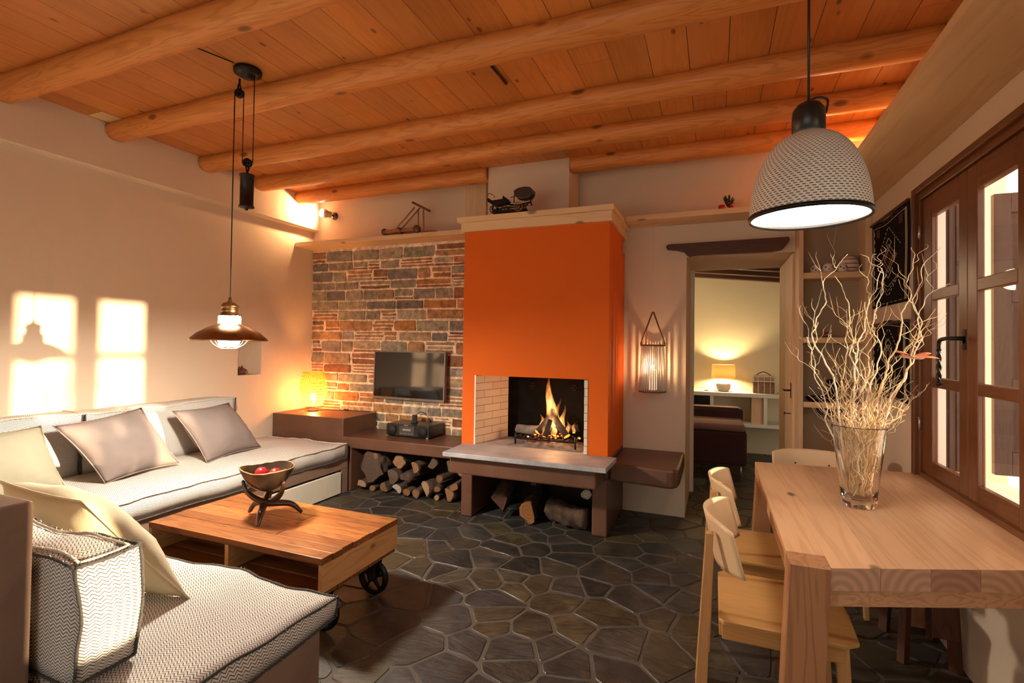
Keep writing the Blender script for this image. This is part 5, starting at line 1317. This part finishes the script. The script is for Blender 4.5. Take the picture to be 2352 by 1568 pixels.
# woven white dome pendant over the table
qx, qy, qz = .298, 2.0, 1.868
t = thing('dome_pendant', 'white woven dome pendant lamp with a black rim over the dining table', 'pendant lamp', (qx, qy, qz))
def weave():
    m, nt, b = newmat('woven_shade'); uv = N(nt, 'ShaderNodeUVMap'); sp = N(nt, 'ShaderNodeSeparateXYZ'); nt.links.new(uv.outputs[0], sp.inputs[0])
    def M(op, a, bb=None):
        n = N(nt, 'ShaderNodeMath', operation=op)
        for i, x in enumerate((a, bb)):
            if x is None: continue
            if hasattr(x, 'links'): nt.links.new(x, n.inputs[i])
            else: n.inputs[i].default_value = x
        return n.outputs[0]
    row = M('FLOOR', M('MULTIPLY', sp.outputs[1], 46)); u = M('ADD', M('MULTIPLY', sp.outputs[0], 60), M('MULTIPLY', row, .38))
    wob = noise_tex(nt, uv.outputs[0], 40, 2); u = M('ADD', u, M('MULTIPLY', wob, .5))
    a1 = M('LESS_THAN', M('FRACT', u), .58); b1 = M('LESS_THAN', M('ABSOLUTE', M('SUBTRACT', M('FRACT', M('MULTIPLY', sp.outputs[1], 46)), .5)), .17)
    f = M('MULTIPLY', a1, b1)
    c = mix(nt, 'MIX', f, (.80, .76, .68), (.02, .018, .016)); nt.links.new(c, b.inputs['Base Color']); b.inputs['Roughness'].default_value = .75
    h = M('ABSOLUTE', M('SUBTRACT', M('FRACT', M('MULTIPLY', sp.outputs[1], 46)), .5)); bump(nt, b, h, .4, .003)
    return m
def domef(off):
    def fn(u, v):
        a = 2*pi*u; ang = v*1.36; r = (.186-off)*cos(ang)**.78 if ang < 1.5 else 0; z = qz+.292*(sin(ang))**1.06
        return V((qx+r*cos(a), qy+r*sin(a), z-off*.6*v))
    return fn
so_ = MB().grid(domef(0), 96, 40, uvscale=(1, 1)).build('shade', weave(), t)
MB().grid(domef(.005), 64, 24).build('shade_lining', plain('shade_inner', (.88, .84, .76), .6), t)
MB().lathe([(.180, -.007), (.189, -.007), (.190, .007), (.180, .007)], (qx, qy, qz), 72, closed=True).build('rim', BLACKM, t)
MB().lathe([(0, 0), (.172, 0), (.1725, .004), (0, .004)], (qx, qy, qz+.012), 60).build('diffuser', DIFFU, t)
bm_ = MB().lathe([(0, .275), (.052, .275), (.052, .345), (.050, .37), (.036, .390), (.014, .402), (0, .404)], (qx, qy, qz), 32); bm_.build('cap', BLACKP, t)
MB().tube([(qx, qy, qz+.40), (qx, qy, ZC)], .0045, 8).build('cord', BLACKP, t)
MB().tube(bez([(qx+.0, qy, qz+.405), (qx+.03, qy, qz+.412), (qx+.056, qy, qz+.40), (qx+.055, qy, qz+.37), (qx+.052, qy, qz+.355)]), .004, 6).build('cord_loop', BLACKP, t)

# ------------------------------------------------------------------ bookshelf in the corner
bsx0, bsx1, bsf = .618, XR-.002, 4.240
t = thing('corner_bookshelf', 'tall pale pine bookshelf built into the corner by the doorway', 'bookshelf', (.82, 4.34, 0))
for x0, x1 in ((.574, .603), (.986, 1.027)):
    MB().box(x0, x1, bsf, YB-.003, 0, ZS-.001).build('side', PINEZ, t, bevel=.002)
MB().box(.603, .986, YB-.014, YB-.004, 0, ZS-.001).build('back', plain('shelf_back', (.40, .29, .18), .7), t)
for z0, z1 in ((1.922, 1.966), (1.452, 1.492), (.980, 1.020), (.50, .54), (.04, .08)):
    MB().box(.6035, .9855, bsf+.004, YB-.015, z0, z1).build('shelf', PINEX, t, bevel=.002)
def pot(x, y, z, r, body, label, kind, stripes=False, h=1.0):
    t = thing(kind, label, 'pot', (x, y, z))
    n = 12
    m_ = MB().lathe([(0, 0)]+[(r*sin(pi*(.18+.78*k/n)), h*r*(1-cos(pi*(.0+1.0*k/n)))*.95) for k in range(n+1)], (x, y, z+.001), 24)
    m_.build('body', body, t)
    if stripes:
        for k in range(2, 11, 2):
            rr = r*sin(pi*(.18+.78*k/n))+.0008; zz = h*r*(1-cos(pi*k/n))*.95
            MB().lathe([(rr-.002, -.004), (rr+.0006, -.003), (rr+.0006, .003), (rr-.002, .004)], (x, y, z+zz), 24, closed=True).build('red_stripe', CERAMR, t)
    else:
        for k in range(5):
            a = -pi/2+(k-2)*.6; MB().lathe([(0, -.002), (.008, 0), (.004, .003), (0, .004)], (x+r*.93*cos(a), y+r*.93*sin(a), z+r*(.7+.35*(k % 2))), 8, axis=(cos(a), sin(a), 0)).build('red_dot', CERAMR, t)
    return t
pot(.690, 4.33, 1.966, .034, CERAM, 'smallest red and white pot, at the left on the top bookshelf board', 'ceramic_pot')
pot(.775, 4.33, 1.966, .040, CERAM, 'red-dotted white pot between the smallest and the striped pots', 'ceramic_pot')
pot(.905, 4.345, 1.966, .066, CERAM, 'large white pot with dark red stripes on the top bookshelf board', 'ceramic_pot', True)
pot(.855, 4.275, 1.966, .033, CERAM, 'small red-starred white pot in front of the striped pot', 'ceramic_pot')
pot(.760, 4.33, 1.492, .030, TERR, 'small terracotta pot on the second bookshelf board', 'clay_pot', h=.7)
tag(MB().lathe([(0, 0), (.05, 0), (.07, .02), (.065, .035), (0, .045)], (.70, 4.33, 1.021), 20).build('dark_bowl', BLACKM, origin=(.70, 4.33, 1.021)), 'low dark bowl on the lower bookshelf board behind the twigs', 'bowl')
tag(MB().lathe([(0, 0), (.04, 0), (.043, .14), (.03, .165), (0, .166)], (.80, 4.33, 1.021), 20).build('dark_jar', BLACKM, origin=(.80, 4.33, 1.021)), 'tall dark jar beside the low bowl on the bookshelf', 'jar')
tag(MB().box(.70, .86, 4.245, 4.36, .935, .978).build('dark_box', BLACKP, origin=(.78, 4.3, .935), bevel=.003), 'flat black box fixed under the lower bookshelf board', 'box')
# embroidered hangings on the window wall
def hanging(label, y0, y1, z0, z1, seed):
    t = thing('wall_hanging', label, 'wall hanging', (XR-.004, (y0+y1)/2, z0), 'embroidered black wall hangings')
    def cf_(s):
        def fn(u, v):
            y = y0+(y1-y0)*u; z = z0+(z1-z0)*v
            return V((XR-.008-s+.004*sin(u*9+seed)*(.4+v*.2), y+.006*sin(v*6+seed), z+.010*sin(u*7+seed)*(v)))
        return fn
    m_ = MB().grid(cf_(.0), 20, 20).grid(cf_(.004), 20, 20)
    for e in (0, 1):
        m_.grid(lambda u, v, e=e: cf_(0)(u, e).lerp(cf_(.004)(u, e), v), 20, 1).grid(lambda u, v, e=e: cf_(0)(e, u).lerp(cf_(.004)(e, u), v), 20, 1)
    m_.build('cloth', STEMBLK, t)
    def P(u, v): p = cf_(.0055)(u, v); return p
    th = MB(); tr_ = MB(); w_ = .0026
    def line(m, a, b_, n=10, r=w_, dash=False):
        pts = [P(a[0]+(b_[0]-a[0])*k/n, a[1]+(b_[1]-a[1])*k/n) for k in range(n+1)]
        if dash:
            for k in range(0, n, 2): m.tube(pts[k:k+2], r, 4)
        else: m.tube(pts, r, 4)
    for q in (.045, .075): line(th, (q, .03), (q, .95), 20); line(th, (1-q, .03), (1-q, .95), 20, dash=q > .05)
    line(th, (.045, .03), (.955, .03), 16, dash=True); line(tr_, (.12, .97), (.95, .97), 14, dash=True); line(th, (.05, .94), (.95, .94), 16)
    # central stepped diamonds, chevrons above and below
    for (cu, cv, s_) in ((.5, .53, .20), (.5, .53, .13), (.5, .53, .065), (.34, .53, .07), (.66, .53, .07), (.5, .70, .08), (.5, .37, .08)):
        q = [(cu-s_, cv), (cu, cv+s_*.8), (cu+s_, cv), (cu, cv-s_*.8)]
        for k in range(4): line(th if s_ > .07 else tr_, q[k], q[(k+1) % 4], 6)
    for k in range(3):
        line(th, (.18+.05*k, .33-.02*k), (.5, .10+.055*k), 12, dash=True); line(th, (.82-.05*k, .33-.02*k), (.5, .10+.055*k), 12, dash=True)
    line(th, (.20, .62), (.50, .90), 14, dash=True); line(th, (.80, .62), (.50, .90), 14, dash=True)
    for uu in (.16, .80):
        for k in range(3): line(tr_, (uu-.03, .84+.03*k), (uu+.07, .84+.03*k), 3)
        line(tr_, (uu, .82), (uu, .92), 3); line(tr_, (uu+.04, .82), (uu+.04, .92), 3)
    th.build('cream_embroidery', THREAD, t, recalc=False); tr_.build('red_embroidery', THREADR, t, recalc=False)
    MB().tube([P(0, 1)+V((-.004, -.01, 0)), P(1, 1)+V((-.004, .01, 0))], .009, 8).build('hanging_rod', DARKW, t)
hanging('upper black embroidered wall hanging on the window wall', 3.490, 4.190, 1.690, 2.255, 1)
hanging('lower black embroidered wall hanging, half hidden by the twigs', 3.500, 4.195, 1.105, 1.585, 4)
# open shutter outside the window
def shutter(x0, x1, y, label, narrow=False):
    t = thing('window_shutter', label, 'shutter', ((x0+x1)/2, y, .78))
    if narrow:
        m_ = MB().box(x0, x1, y-.012, y+.018, .78, 2.22)
        for k in range(4): m_.box(x0+.008+k*.031, x0+.022+k*.031, y-.020, y-.011, .78, 2.22)
        m_.build('slats', SHUTW, t, bevel=.003); return t
    m_ = MB().box(x0, x0+.07, y-.018, y+.018, .78, 2.22).box(x1-.07, x1, y-.018, y+.018, .78, 2.22)
    rl = [.78, .90, 1.20, 1.27, 1.66, 1.73, 2.12, 2.22]
    for a, b_ in zip(rl[::2], rl[1::2]): m_.box(x0+.07, x1-.07, y-.018, y+.018, a, b_)
    m_.build('frame', SHUTW, t, bevel=.003)
    for a, b_ in ((.90, 1.20), (1.27, 1.66), (1.73, 2.12)):
        p = MB().box(x0+.07, x1-.07, y-.006, y+.006, a, b_)
        xi0, xi1, a2, b2 = x0+.07, x1-.07, a, b_; k = .045
        p.hexa([(xi0+k, y-.018, a2+k), (xi1-k, y-.018, a2+k), (xi1-k*.2, y-.005, a2+k*.2), (xi0+k*.2, y-.005, a2+k*.2), (xi0+k, y-.018, b2-k), (xi1-k, y-.018, b2-k), (xi1-k*.2, y-.005, b2-k*.2), (xi0+k*.2, y-.005, b2-k*.2)])
        p.build('raised_panel', SHUTW, t)
struct(MB().box(XR+.051, XO+.001, wy1-.006, wy1-.001, wz0, wz1).build('trim_5', EXTW))
shutter(1.135, 1.250, 3.345, 'narrow folded shutter leaf outside the far edge of the window', True)
shutter(1.330, 1.83, 3.345, 'weathered brown panelled shutter standing open outside the far side of the window')
# outer lining of the opening
# thin stick hanging from the boards
tag(MB().tube([(-1.178, 2.475, ZC-.009), (-1.172, 2.78, ZC-.009)], .008, 8).build('dark_stick', BLACKP, origin=(-1.17, 2.6, ZC-.01)), 'short dark rod fixed to the ceiling boards between the second and third beams', 'rod')
tag(MB().tube([(-2.62, 1.80, ZC-.003), (-2.535, 2.04, ZC-.003)], .003, 6).build('ceiling_cable', BLACKP, origin=(-2.6, 1.9, ZC)), 'dark cable on the ceiling boards leading to the pulley lamp', 'cable')
